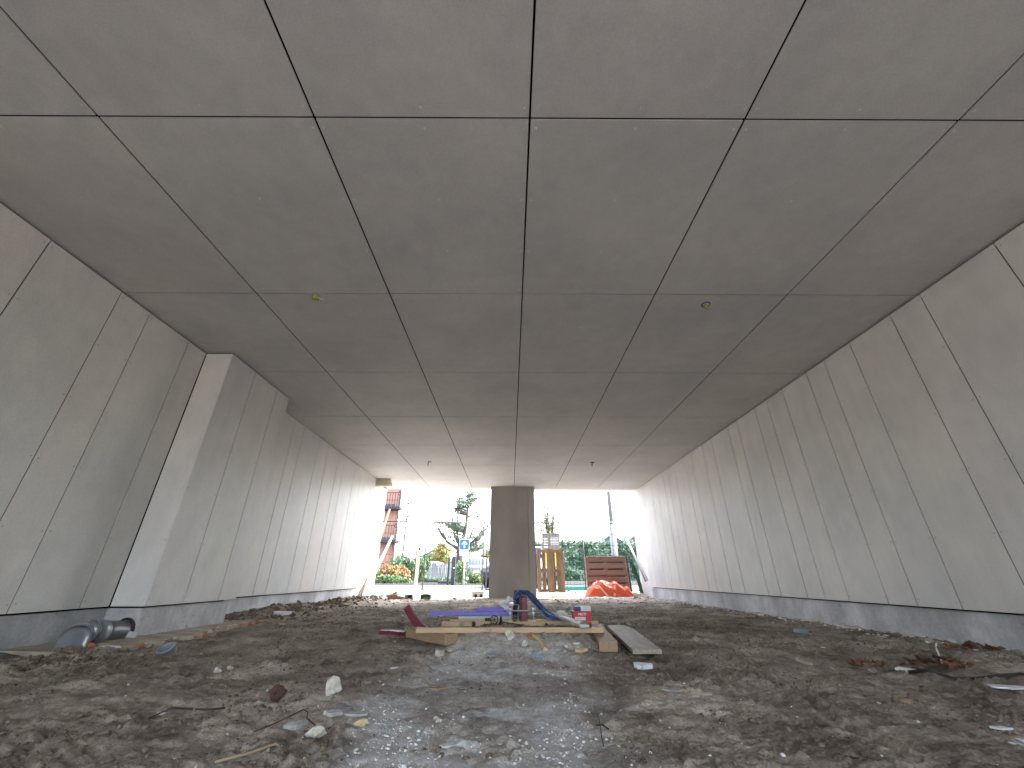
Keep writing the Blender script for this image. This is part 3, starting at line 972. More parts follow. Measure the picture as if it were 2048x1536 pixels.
mb = MB(); mb.smooth = True
mb.tube([(-.98, 4.21, .05), (-.90, 4.16, .05), (-.82, 4.10, .055)], .008, 6)
tag(mb.build('pink_cord', M_maroon), 'thin pinkish cord running from the flat maroon strip to the beam', 'cord')
# upright maroon packer with black side
up_ = empty('maroon_packer', (.125, 4.37, .130), 0, 'upright maroon rubber block with black side standing on the back plank', 'packer')
MB().bevbox(.056, .05, .20, .003, Matrix.Translation((.012, 0, .100))).build('maroon_face', M_maroon, up_)
MB().bevbox(.020, .052, .225, .003, Matrix.Translation((-.028, .002, .113))).build('black_edge', M_black, up_)
bk = MB().bevbox(.045, .05, .20, .003).build('dark_packer', M_blackboard, None, (.055, 4.52, .265), (0, radians(4), 0))
tag(bk, 'dark upright block with maroon top behind the maroon one', 'packer')
MB().bevbox(.048, .053, .05, .003).build('maroon_top', M_maroon, bk, (0, 0, .095))

# strap bundle
rb = random.Random(11)
sb = empty('strap_bundle', (.2, 4.42, .13), 0, 'bundle of blue straps draped over the maroon block and down to the right plank', 'straps')
base = [(.055, 4.44, .285), (.07, 4.44, .335), (.11, 4.43, .368), (.165, 4.42, .362), (.205, 4.41, .325), (.255, 4.40, .275), (.305, 4.39, .225), (.36, 4.38, .178), (.43, 4.37, .150), (.50, 4.36, .145)]
for k in range(22):
    ox, oy, oz = rb.uniform(-.018, .018), rb.uniform(-.04, .04), rb.uniform(-.02, .02)
    ph = rb.uniform(0, 6)
    pts_ = []
    st = 0 if k % 3 else 2
    for i, p in enumerate(base[st:]):
        s_ = 1+.7*i/len(base)
        pts_.append((p[0]+ox*s_+.006*sin(i*1.3+ph), p[1]+oy+.008*cos(i*1.1+ph), p[2]-.13*0+oz*(1.3-.05*i)+.004*sin(i*2+ph)))
    pts_ = [(a_-.2, b_-4.42, max(c_, .145)-.13) for a_, b_, c_ in pts_]
    mb = MB(); mb.smooth = True
    mb.tube(pts_, rb.uniform(.0055, .010), 6)
    mb.build('strap', M_blue if rb.random() < .8 else M_bluegrey, sb)
mb = MB(); mb.smooth = True
for k in range(9):
    a0 = rb.uniform(-.04, .04)
    mb.tube([(.24+a0, -.03+rb.uniform(-.03, .03), .07+rb.uniform(-.01, .02)), (.29+a0, -.03, .055+rb.uniform(-.01, .03)), (.33+a0, -.05+rb.uniform(-.03, .03), .035+rb.uniform(-.01, .01))], .004, 5)
mb.build('wrapping', M_film, sb, stuff=True)

# galvanised brackets
def bracket(x, label):
    r = empty('steel_bracket', (x, 4.36, .130), 0, label, 'steel bracket', 'galvanised brackets on the back plank')
    mb = MB(); mb.smooth = True
    mb.tube([(0, -.01, .004), (0, -.01, .10)], .0055, 8); mb.build('threaded_rod', M_galv, r)
    mb = MB(); mb.box(-.018, .018, -.028, .012, 0, .004); mb.build('foot_plate', M_galv, r)
    mb = MB(); mb.smooth = False
    mb.tube([(0, -.01, .078), (0, -.01, .090)], .012, 6); mb.build('nut', M_galv, r)
    mb = MB(); mb.box(-.010, .010, -.004, .03, .06, .105); mb.build('clip', M_galv, r)
bracket(.0, 'galvanised threaded foot bracket left of the maroon block')
bracket(.222, 'galvanised threaded foot bracket right of the maroon block')
mb = MB(); mb.smooth = True; mb.tube([(-.035, 4.335, .217), (.30, 4.335, .217)], .006, 8)
tag(mb.build('steel_rod', M_galv), 'shiny thin steel rod passing in front of the maroon block', 'steel rod')
mb = MB(); mb.smooth = True; mb.tube([(-.03, 4.45, .262), (.095, 4.45, .262)], .0055, 8)
mb.smooth = False; mb.box(-.005, .055, 4.44, 4.47, .268, .282)
tag(mb.build('steel_rod', M_galv), 'short steel rod behind the maroon block, by the white film', 'steel rod')
# crumpled film
mb = MB(); mb.smooth = False
bm = bmesh.new(); bmesh.ops.create_icosphere(bm, subdivisions=3, radius=1)
for v in bm.verts:
    p = v.co
    q = 1+.45*mnoise.noise(p*2.2+Vector((3, 1, 0)))+.2*mnoise.noise(p*6)
    v.co = Vector((p.x*.062*q+(.018 if p.z > .1 else -.012), p.y*.03*q, p.z*.042*q*(1.5 if p.x > 0 else .6)))
me = bpy.data.meshes.new('crumpled_film'); bm.to_mesh(me); bm.free(); me.materials.append(M_film)
o = link('crumpled_film', me, None, None, (-.055, 4.60, .262)); tag(o, 'crumpled ball of clear white film on the violet offcut', 'plastic film')

# spacer wheels
def wheel(x, y, z, rz, lab, R=.030):
    r = empty('spacer_wheel', (x, y, z+R), rz, lab, 'spacer wheel')
    mb = MB(); mb.smooth = True
    mb.tube([(cos(2*pi*k/18)*R, 0, sin(2*pi*k/18)*R) for k in range(18)], .0042, 6, close=True)
    mb.build('rim', M_black, r)
    for k in range(3):
        a_ = k*pi/3+.2
        mb = MB(); mb.smooth = True
        mb.tube([(-cos(a_)*R, 0, -sin(a_)*R), (cos(a_)*R, 0, sin(a_)*R)], .003, 5); mb.build('spoke', M_black, r)
wheel(-.335, 4.28, H(-.335, 4.28)+.002, 1.15, 'black plastic spacer wheel, leftmost of the four on the mound', .028)
wheel(-.145, 4.24, H(-.145, 4.24)+.001, .12, 'black plastic spacer wheel with its face towards us beside a lying rod', .034)
wheel(-.085, 4.26, H(-.085, 4.26)+.002, 1.35, 'black plastic spacer wheel seen nearly edge on, between two others', .032)
wheel(.045, 4.31, .132, .8, 'black plastic spacer wheel standing on the back plank beside the maroon block', .026)
for (p0, p1, lab) in (((-.25, 4.20, .112), (-.15, 4.22, .122), 'short thin black rod left of the facing spacer wheel'), ((-.07, 4.25, .132), (.13, 4.18, .112), 'longer thin black rod slanting right from the spacer wheels')):
    mb = MB(); mb.smooth = True; mb.tube([p0, p1], .004, 6); tag(mb.build('plastic_rod', M_black), lab, 'rod')
ob = MB().bevbox(.10, .02, .012, .003).build('black_clip', M_black, None, (.09, 4.12, H(.09, 4.12)+.008)); tag(ob, 'flat black clip lying on the mound between the planks', 'clip')

# HILTI carton
cz = .133
cr = empty('red_carton', (.680, 4.385, cz), 0, 'red cardboard carton with white lettering and label standing on the back plank', 'carton')
MB().bevbox(.165, .11, .080, .0015, Matrix.Translation((0, 0, .040))).build('carton_body', M_red, cr)
def text_obj(name, s, size, mat, parent, loc, rotx=pi/2, bold=.0, sx=1.0, align='CENTER', ext=.0004):
    cu = bpy.data.curves.new(name, 'FONT')
    cu.body = s; cu.size = size; cu.extrude = ext; cu.align_x = align; cu.align_y = 'CENTER'; cu.offset = bold
    tmp = bpy.data.objects.new('tmp', cu); COL.objects.link(tmp)
    dg = bpy.context.evaluated_depsgraph_get(); dg.update()
    me = bpy.data.meshes.new_from_object(tmp.evaluated_get(dg))
    bpy.data.objects.remove(tmp); bpy.data.curves.remove(cu)
    me.materials.clear(); me.materials.append(mat)
    for v in me.vertices:
        v.co.x *= sx
    return link(name, me, None, parent, loc, (rotx, 0, 0))
text_obj('lettering', 'HILTI', .026, M_label, cr, (0, -.0556, .056), bold=.0011, sx=1.25)
MB().box(-.070, .030, -.0561, -.0552, .006, .034).build('paper_label', M_label, cr)
mb = MB()
for k in range(3):
    mb.box(-.066, -.066+.05+.012*(k % 2), -.0567, -.0562, .011+.007*k, .0125+.007*k)
mb.build('label_print', M_grey_print, cr)
c2 = empty('small_carton', (.690, 4.39, cz+.081), .05, 'small blue and white carton on top of the red one', 'carton')
MB().bevbox(.055, .09, .038, .001, Matrix.Translation((-.048, 0, .019))).build('blue_end', M_navy, c2)
MB().bevbox(.095, .09, .038, .001, Matrix.Translation((.0285, 0, .019))).build('white_side', M_label, c2)
mb = MB(); mb.box(.024, .026, -.0457, -.0451, .001, .037); mb.box(-.012, .07, -.0457, -.0451, .012, .0132); mb.build('printed_lines', M_grey_print, c2)
ob = MB().bevbox(.03, .05, .045, .002).build('paper_tag', M_whitewood, None, (.572, 4.42, .150), (0, 0, .3)); tag(ob, 'folded paper tag beside the left side of the red carton', 'paper tag')

# ================================================================== rubble one by one
rock('limestone_lump', -.81, 2.27, .078, .07, .088, M_stone_w, 'largest cream white lump, standing alone left of the dusty strip', 'stone', .3, 1, .18)
rock('dirty_brick', -1.05, 2.24, .082, .075, .07, M_brick_d, 'dark dirty brick lump half sunk in the soil', 'brick', .7, 2, .45, jag=.9)
shard('slate_piece', -.80, 1.895, .098, .055, .016, M_slate, 'blue grey slate piece under the bent wire', 'slate', .7, 5, (.12, -.1))
shard('slate_piece', -.675, 1.925, .075, .042, .012, M_slate, 'flat grey slate piece right behind the white block', 'slate', .2, 6, (.05, .06))
rock('plaster_block', -.68, 1.80, .085, .045, .040, M_stone_w, 'long bright white plaster block in front of the slate pieces', 'plaster block', .25, 7, .2, jag=.2)
shard('slate_piece', -.70, 2.12, .10, .05, .008, M_stone_g, 'thin brown grey flake just below the large white lump', 'flake', -.2, 55, (.03, .02))
rock('grey_stone', -.74, 2.535, .065, .055, .035, M_stone_g, 'smooth grey green stone left of the powder patches', 'stone', .3, 9, .3)
shard('slate_piece', -.59, 1.955, .095, .030, .008, M_slate, 'narrow grey sliver behind the cream chunk', 'sliver', .1, 10)
rock('cream_chunk', -.55, 1.885, .062, .030, .026, M_foamy, 'small cream rectangular chunk in front of a grey sliver', 'chunk', .25, 11, .2, jag=.15)
rock('white_pebble', -.285, 1.96, .035, .035, .022, M_stone_w, 'bright white pebble, left one of the pair on the dusty strip', 'pebble', 0, 12)
rock('white_pebble', -.262, 1.885, .040, .032, .016, M_stone_w, 'bright white pebble, near one of the pair on the dusty strip', 'pebble', 0, 13)
rock('plaster_lump', -.145, 1.70, .085, .07, .030, M_slate, 'pale bluish plaster lump at the bottom middle of the strip', 'plaster lump', .2, 14, .2)
shard('plaster_flake', -.20, 1.715, .09, .04, .010, M_chip, 'pale flake left of the bluish plaster lump', 'flake', .3, 15)
shard('foam_flake', .825, 2.99, .135, .075, .022, M_paper, 'white oval foam flake lying right of the mound slope', 'foam flake', -.15, 17, (.06, .03), n=11)
rock('white_stone', -.005, 3.52, .085, .06, .09, M_stone_w, 'white rounded stone on the front slope of the mound', 'stone', .1, 18, .3)
rock('white_stone', .105, 3.42, .065, .05, .055, M_stone_w, 'smaller pale round stone right of the white one on the slope', 'stone', .1, 19, .35)
rock('grey_rock', .085, 3.40, .10, .07, .06, M_stone_g, 'brown grey rock below the orange chip on the slope', 'rock', .4, 20, .4, z=.0)
shard('orange_chip', .150, 3.505, .06, .045, .02, M_brick_o, 'orange brick chip above the grey rock on the slope', 'brick chip', .5, 21, (.5, 0), lift=.005)
ribbon('yellow_foam', [(.18, 3.50, H(.18, 3.5)+.018), (.215, 3.44, H(.215, 3.44)+.015), (.235, 3.38, H(.235, 3.38)+.012), (.25, 3.32, H(.25, 3.32)+.012)], .02, .035, M_foamy, 'crooked yellow foam strip running down the slope', 'foam strip')
shard('yellow_foam', .505, 3.30, .115, .04, .018, M_foamy, 'flat yellowish foam piece at the right foot of the slope', 'foam piece', .15, 23, (.2, -.05))
shard('white_sliver', .475, 3.37, .06, .018, .008, M_paper, 'thin white sliver just behind the yellowish foam piece', 'sliver', .4, 24, (.3, 0))
shard('white_sliver', .40, 3.37, .032, .026, .012, M_paper, 'small white chip left of the yellowish foam piece', 'chip', .1, 25, (.3, 0))
rock('yellow_crumb', .87, 3.42, .065, .035, .03, M_foamy, 'small yellow crumb by the end of the right beam', 'crumb', .1, 26, .3)
shard('blue_plastic', -.12, 3.235, .07, .022, .014, M_bluebit, 'small blue plastic bit, left of two below the slope', 'plastic bit', .15, 27)
shard('blue_plastic', .19, 3.235, .10, .026, .014, M_bluebit, 'longer blue plastic bit, right of two below the slope', 'plastic bit', .0, 28, n=6)
shard('concrete_chip', -.48, 3.26, .075, .05, .03, M_stone_w, 'pale concrete chip at the left foot of the slope', 'concrete chip', .3, 29, (.2, .1))
shard('concrete_chip', -.53, 3.17, .06, .04, .02, M_slate, 'bluish concrete chip just left and nearer than the pale one', 'concrete chip', .3, 30, (.2, .1))
rock('concrete_chip', -.43, 3.42, .07, .05, .04, M_stone_w, 'rounded pale chip under the cut end of the left beam', 'concrete chip', .3, 47, .3)
shard('torn_wrapper', -.70, 2.93, .05, .03, .008, M_paper, 'tiny white and blue torn wrapper left of the dusty strip', 'wrapper', .7, 32)
rock('white_chip', -1.655, 2.75, .05, .04, .035, M_stone_w, 'larger of two white chips lying together on the brown soil at left', 'chip', 0, 33, .2)
rock('white_chip', -1.60, 2.77, .045, .03, .025, M_stone_w, 'smaller of two white chips lying together on the brown soil at left', 'chip', 0, 34, .2)
shard('plastic_scrap', .80, 2.42, .11, .04, .005, M_slate, 'thin bluish plastic scrap right of the dusty strip', 'plastic scrap', -.2, 35, (.1, .02), curl=.05)
shard('cardboard_scrap', -.36, 2.44, .10, .03, .006, M_cardb, 'brown cardboard scrap at the left edge of the powder', 'cardboard scrap', .2, 56)
shard('paper_scrap', 2.37, 2.89, .13, .06, .012, M_paper, 'white folded paper scrap left of the brown leaf heap', 'paper', -.15, 36, (.25, .05), curl=.03)
rock('tan_stone', 1.81, 2.26, .07, .05, .035, M_cardb, 'tan flattened stone alone in the right foreground', 'stone', -.1, 37, .3)
shard('paper_scrap', 2.50, 2.43, .26, .07, .006, M_paper, 'long white paper sheet at the right edge of the picture', 'paper', -.12, 38, (.05, .03))
shard('white_flake', 1.86, 1.915, .085, .035, .006, M_paper, 'white flake, farthest of the cluster near the bottom right corner', 'flake', -.05, 39)
shard('white_flake', 1.76, 1.885, .05, .022, .006, M_paper, 'small white flake, leftmost of the cluster near the bottom right corner', 'flake', -.5, 40)
shard('white_flake', 1.78, 1.785, .075, .028, .006, M_paper, 'white flake in the middle of the bottom right cluster', 'flake', -.35, 41)
shard('white_flake', 1.73, 1.735, .10, .03, .005, M_slate, 'grey blue flake, nearest of the bottom right cluster', 'flake', -.1, 42)
shard('film_scrap', 2.10, 3.20, .10, .06, .006, M_slate, 'pale blue film scrap, left of two by the right wall', 'film scrap', -.3, 43)
shard('film_scrap', 2.42, 3.43, .19, .07, .006, M_slate, 'longer pale blue film scrap nearest the right wall', 'film scrap', -.3, 44, curl=.03)
shard('film_scrap', 2.58, 3.82, .14, .07, .006, M_paper, 'whitish film scrap behind the two bluish ones by the right wall', 'film scrap', -.3, 45)
shard('wood_scrap', 1.86, 3.02, .10, .025, .02, M_grey_wood, 'small grey wooden scrap standing up from the soil at right', 'wood scrap', -.8, 46, (.2, .25))
shard('blue_film', 2.93, 4.72, .16, .07, .03, M_bluebit, 'crumpled blue and white film at the foot of the right plinth', 'film', -.1, 48, (.2, .1))
shard('pale_film', -2.98, 6.0, .24, .10, .03, M_paper, 'crumpled pale film on the soil heap by the left wall', 'film', .4, 49, (.2, .1), curl=.05)
shard('mortar_smear', -2.90, 3.42, .18, .10, .012, M_chip, 'flat whitish mortar smear on the footing right of the pipe', 'mortar', .3, 50, (.0, .03), z=.04)
shard('brick_chip', -2.94, 3.33, .05, .05, .03, M_brick_o, 'single orange brick chip beside the pipe elbow', 'brick chip', .3, 51, (.1, .03), z=.05)

# pale mortar seams along the foot of the right plinth and the left heap
M_seam = simple('pale_mortar_seam', (.62, .60, .55), (.40, .37, .32), .9, scale=14, detail=5, coord='World', bump=.6, bscale=40)
def seam(x, y0, y1, w, label, seed):
    r = random.Random(seed)
    n = max(6, int((y1-y0)/.035)); vs = []; fs = []
    for k in range(n+1):
        y = y0+(y1-y0)*k/n
        e = min(1, 4*min(k, n-k)/n+.15)
        ww = w*e*r.uniform(.45, 1.15)
        z = max(H(x-ww*.5, y), H(x, y))+.006
        vs += [(x, y, z+.012), (x-ww*.6, y, z+.008+r.uniform(-.003, .003)), (x-ww, y+r.uniform(-.008, .008), z-.002), (x-ww*1.02, y, z-.03)]
    for k in range(n):
        for j in range(3):
            fs.append((4*k+j, 4*k+j+1, 4*k+5+j, 4*k+4+j))
    return tag(link('mortar_seam', mesh('mortar_seam', vs, fs), M_seam), label, 'mortar')
seam(3.755, 5.55, 7.3, .10, 'longest pale mortar seam along the foot of the right plinth', 1)
seam(3.755, 4.9, 5.35, .11, 'short pale mortar seam before the plinth step on the right', 2)
seam(3.755, 3.95, 4.5, .07, 'pale mortar seam along the right plinth just behind the leaf heap', 3)
seam(3.755, 8.2, 11.2, .09, 'distant pale mortar seam at the right plinth near the opening', 4)
shard('mortar_flake', 3.35, 4.22, .12, .06, .012, M_seam, 'pale mortar flake in front of the right plinth beside the seam', 'mortar', .2, 91, (.05, .05))
shard('mortar_flake', 3.15, 4.62, .10, .05, .014, M_seam, 'pale mortar flake on the soil near the blue white film', 'mortar', .5, 92, (.05, .05))

# stick, wires, cables
def cord(name, pts_, r, mat, label, cat, n=6):
    mb = MB(); mb.smooth = True
    pts_ = [(x, y, H(x, y)+z) for x, y, z in pts_]
    mb.tube(pts_, r, n)
    return tag(mb.build(name, mat), label, cat)
cord('wooden_stick', [(-.87, 1.55, .006), (-.80, 1.60, .012), (-.745, 1.645, .012), (-.71, 1.67, .008)], .0042, M_twig, 'pale bare stick at the bottom edge left of the middle', 'stick')
cord('bent_wire', [(-.90, 1.80, .008), (-.86, 1.86, .02), (-.80, 1.945, .035), (-.775, 1.93, .03), (-.755, 1.88, .025), (-.70, 1.855, .022)], .0021, M_wire, 'dark bent wire lying across the slate pieces', 'wire')
cord('thin_rod', [(.375, 2.22, .004), (.358, 2.08, .012), (.345, 1.95, .016), (.322, 1.80, .01), (.305, 1.68, .004)], .0019, M_wire, 'long thin dark wire at the right edge of the dusty strip', 'wire')
cord('wire_clip', [(.325, 1.915, .010), (.350, 1.92, .022), (.372, 1.912, .008)], .0026, M_wire, 'tiny dark tie knotted across the long thin wire', 'tie')
cord('black_cable', [(2.36, 2.86, .008), (2.43, 2.79, .014), (2.52, 2.75, .008), (2.60, 2.69, .016), (2.70, 2.685, .006), (2.80, 2.65, .018), (2.92, 2.67, .01), (3.1, 2.64, .01)], .007, M_black, 'black cable running out of the picture from the leaf heap', 'cable')
cord('tangled_twig', [(-1.42, 1.98, .008), (-1.36, 2.02, .02), (-1.25, 2.06, .01), (-1.18, 2.08, .006)], .0032, M_wire, 'dark twig with white chip in the left foreground', 'twig')
shard('white_flake', -1.40, 2.03, .05, .025, .006, M_paper, 'small white flake beside the dark twig in the left foreground', 'flake', .3, 52)
shard('brown_leaf', 1.09, 1.655, .10, .035, .006, M_leaf, 'single reddish brown leaf at the bottom right of the middle', 'leaf', -.5, 53, (.2, .1), curl=.1)
cord('pale_strip', [(-.98, 4.02, .01), (-1.03, 4.15, .01), (-1.10, 4.30, .01), (-1.06, 4.40, .01)], .010, M_twig, 'pale curved strip on the soil left of the maroon strip', 'strip')

def leaf_heap(x, y, rx, ry, n, seed, label, tall):
    r = random.Random(seed)
    root = empty('leaf_heap', (x, y, H(x, y)), 0, label, 'dry leaves')
    for k in range(n):
        a_ = r.uniform(0, 2*pi); d = r.random()**.6
        L = r.uniform(.05, .10); w = L*r.uniform(.35, .55)
        vs = [(-L/2, 0, 0), (-L*.15, w/2, .012), (L*.3, w*.4, .006), (L/2, 0, .018), (L*.3, -w*.4, .004), (-L*.15, -w/2, .010), (0, 0, -.003)]
        fs = [(0, 6, 1), (1, 6, 2), (2, 6, 3), (3, 6, 4), (4, 6, 5), (5, 6, 0)]
        o = link('leaf', mesh('leaf', vs, fs), M_leaf, root, (cos(a_)*d*rx, sin(a_)*d*ry, .012+r.random()*tall*(1-d)), (r.uniform(-.7, .7), r.uniform(-.6, .6), r.uniform(0, 6.28)))
    return root
leaf_heap(2.62, 2.94, .20, .12, 34, 1, 'large heap of reddish brown dry leaves with a white twig in the right foreground', .05)
leaf_heap(2.18, 2.94, .10, .04, 8, 3, 'few dark dry leaves left of the white folded paper', .015)
leaf_heap(3.48, 3.55, .20, .10, 24, 2, 'smaller heap of brown leaves against the foot of the right plinth', .05)
cord('white_twig', [(2.66, 2.95, .02), (2.67, 2.96, .06), (2.685, 2.98, .10), (2.70, 2.98, .125)], .005, M_stone_w, 'white twig sticking up out of the large leaf heap', 'twig')

# ================================================================== far opening: loose items
def leaning(name, p0, p1, w, h, mat, label, cat, roll=0):
    return tag(beam_between(name, p0, p1, w, h, mat, roll=roll), label, cat)
leaning('brace_timber', (-3.58, 10.82, .03), (-3.92, 13.48, 2.48), .055, .032, M_brace, 'long brown timber leaning at left, rising above the fence top', 'timber')
leaning('brace_timber', (-3.60, 10.74, .06), (-4.09, 13.42, 1.86), .05, .03, M_brace, 'brown timber leaning close along the white left pier', 'timber')
leaning('brace_timber', (-3.545, 10.90, .02), (-3.74, 13.52, 1.66), .06, .028, M_whitewood, 'pale timber leaning at left, nearest the fence mesh', 'timber')
leaning('brace_timber', (3.79, 12.28, .42), (3.66, 13.50, 1.60), .05, .025, M_whitewood, 'white lath leaning against the white right pier', 'timber')
leaning('brace_timber', (3.80, 12.50, .40), (3.72, 13.52, 1.56), .02, .06, M_pvc, 'grey lath close behind the white lath at the right pier', 'timber')
ribbon('green_strip', [(3.76, 12.85, .07), (3.745, 12.9, .3), (3.70, 12.95, .55), (3.64, 13.0, .78), (3.60, 13.03, .92)], .10, .03, M_green, 'dark green bent plastic strip leaning beside the black board', 'plastic strip')
# cardboard pieces, crate, block
mb = MB()
cbx = empty('torn_carton', (-2.72, 10.75, H(-2.72, 10.75)), .1, 'torn brown cardboard carton on the sand left of the green tray', 'carton')
MB().box(-.17, .05, -.10, .08, .0, .125, Matrix.Rotation(.1, 4, 'X')).build('carton_side', M_cardb, cbx)
MB().box(-.17, .08, -.03, .0, .12, .16, Matrix.Rotation(-.35, 4, 'Y')).build('flap', M_cardb, cbx)
MB().box(.05, .20, -.06, .07, -.01, .10, Matrix.Rotation(.2, 4, 'Y')).build('carton_end', M_cardb, cbx)
gb = empty('hollow_block', (-2.42, 10.80, H(-2.42, 10.8)), .15, 'grey hollow concrete block beside the torn cardboard', 'block')
mb = MB(); mb.box(-.09, .10, -.05, .05, .0, .015); mb.box(-.09, .10, -.05, .05, .095, .11); mb.box(-.09, -.02, -.05, .05, .015, .095); mb.box(.07, .10, -.05, .05, .015, .095)
mb.build('block_shell', M_stone_g, gb)
MB().box(-.02, .07, .03, .05, .015, .095).build('hollow_shade', M_blackboard, gb)  # black plate stands for the shade inside the hollow
gc = empty('green_tray', (-1.975, 10.62, H(-1.975, 10.62)+.005), 0, 'small dark green plastic tray on the sand before the fence', 'tray')
mb = MB()
vs = [(-.11, -.08, 0), (.11, -.08, 0), (.11, .08, 0), (-.11, .08, 0), (-.115, -.09, .085), (.115, -.09, .085), (.115, .09, .085), (-.115, .09, .085), (-.07, -.09, .105), (.07, -.09, .105), (.07, .09, .105), (-.07, .09, .105)]
mb.add(vs, [(0, 3, 2, 1), (1, 2, 6, 5), (3, 0, 4, 7), (0, 1, 5, 9, 8, 4), (2, 3, 7, 11, 10, 6), (4, 8, 11, 7), (8, 9, 10, 11), (9, 5, 6, 10)])
mb.build('tray_body', M_green, gc)
MB().box(-.04, .075, -.094, -.088, .004, .045).build('paper_label', M_cardb, gc)
bl = empty('fence_block', (-.87, 12.25, H(-.87, 12.25)-.01), .05, 'pale concrete fence foot with two dark slots by the column', 'fence foot')
mb = MB()
mb.box(-.16, .16, -.10, .10, .09, .16); mb.box(-.16, -.10, -.10, .10, 0, .09); mb.box(-.02, .05, -.10, .10, 0, .09); mb.box(.12, .16, -.10, .10, 0, .09)
mb.build('foot_body', simple('pale_concrete', (.42, .42, .42), (.36, .36, .36), .85), bl)
MB().box(-.10, .12, .0, .05, .0, .088).build('slot_shade', M_blackboard, bl)  # dark plate painted in as the shade of the slots
for (x, y, L, a_, lab) in ((-.55, 11.35, .55, .03, 'long pale plank on the ground at the foot of the column'), (1.30, 12.3, .42, .02, 'pale plank on the ground before the standing pallet'), (.78, 10.6, .24, .1, 'short pale offcut on the sand right of the column'), (-1.1, 12.2, .30, .0, 'short white board beside the pale fence foot')):
    o = MB().bevbox(L, .09, .022, .002).build('ground_plank', M_pine if 'short white' not in lab else M_whitewood, None, (x, y, H(x, y)+.018), (0, 0, a_)); tag(o, lab, 'plank')
for k, (x, y, s_, lab) in enumerate(((-1.35, 11.0, .10, 'dark stone in front of the pale fence foot'), (-.75, 10.4, .13, 'grey stone lump nearest the left edge of the column'), (3.25, 11.7, .16, 'dark soil lump right of the orange sheet'), (3.05, 11.1, .07, 'small pinkish brick piece in the sand right of the middle'), (-2.3, 10.2, .07, 'small dark stone left of the green tray shadow'))):
    rock('loose_stone', x, y, s_, s_*.8, s_*.6, M_stone_g if k != 3 else M_brick_o, lab, 'stone', k, 60+k, .25)

# ---- pallets
def tilt_empty(name, loc, rx, rz, label, cat):
    e = empty(name, loc, 0, label, cat)
    e.rotation_euler = (rx, 0, rz)
    return e
# standing pallet (1.2 high, 0.8 wide), underside towards us
p1 = tilt_empty('wooden_pallet', (1.21, 13.02, H(1.21, 13.0)-.01), radians(-6), .02, 'brown wooden pallet standing upright on its short end beside the column', 'pallet')
def pb(name, x0, x1, y0, y1, z0, z1, par, mat):
    o = MB().bevbox(x1-x0, z1-z0, y1-y0, .003)
    # long side along local x for the wood grain
    L = (x1-x0, y1-y0, z1-z0)
    if L[2] > L[0]:
        ob_ = MB().bevbox(L[2], L[1], L[0], .003).build(name, mat, par, ((x0+x1)/2, (y0+y1)/2, (z0+z1)/2), (0, pi/2, 0))
    else:
        ob_ = MB().bevbox(L[0], L[1], L[2], .003).build(name, mat, par, ((x0+x1)/2, (y0+y1)/2, (z0+z1)/2))
    return ob_
for (a_, b_) in ((-.40, -.30), (-.075, .075), (.30, .40)):
    pb('runner_board', a_, b_, -.022, 0, 0, 1.2, p1, M_pallet)
for (a_, b_) in ((-.398, -.302), (-.07, .07), (.302, .398)):
    for (c_, d_) in ((.0, .1), (.55, .65), (1.10, 1.2)):
        pb('spacer_block', a_, b_, .001, .078, c_, d_, p1, M_pallet)
for (c_, d_) in ((.005, .10), (.553, .647), (1.10, 1.195)):
    pb('cross_board', -.40, .40, .079, .101, c_, d_, p1, M_pallet)
for x in (-.40, -.245, -.10, .045, .19, .29):
    w_ = .105 if x < .29 else .11
    pb('deck_board', x, x+w_, .102, .124, 0, 1.2, p1, M_pallet)
# reclining pallet: wide deck towards us
p2 = tilt_empty('wooden_pallet', (2.845, 12.92, H(2.84, 12.9)-.02), radians(-9), -.02, 'reddish brown pallet on its long side behind the orange sheet, deck boards facing us', 'pallet')
z = 1.0
for k in range(6):
    h_ = .145 if k < 5 else .12
    pb('deck_board', -.60, .60, -.022, 0, z-h_, z, p2, M_pallet2)
    z -= h_+.042
for x in (-.60, -.06, .51):
    pb('stringer', x, x+.10, .001, .09, 0, .998, p2, M_pallet2)
for z in (.02, .45, .86):
    pb('cross_board', -.6, .6, .092, .112, z, z+.1, p2, M_pallet2)
bbx = tilt_empty('black_board', (2.97, 13.10, H(2.97, 13.1)-.02), radians(-9), -.03, 'thick black board standing behind the reddish pallet, showing on its right', 'board')
MB().bevbox(1.20, .09, 1.0, .006, Matrix.Translation((0, .05, .5))).build('board_slab', M_blackboard, bbx)

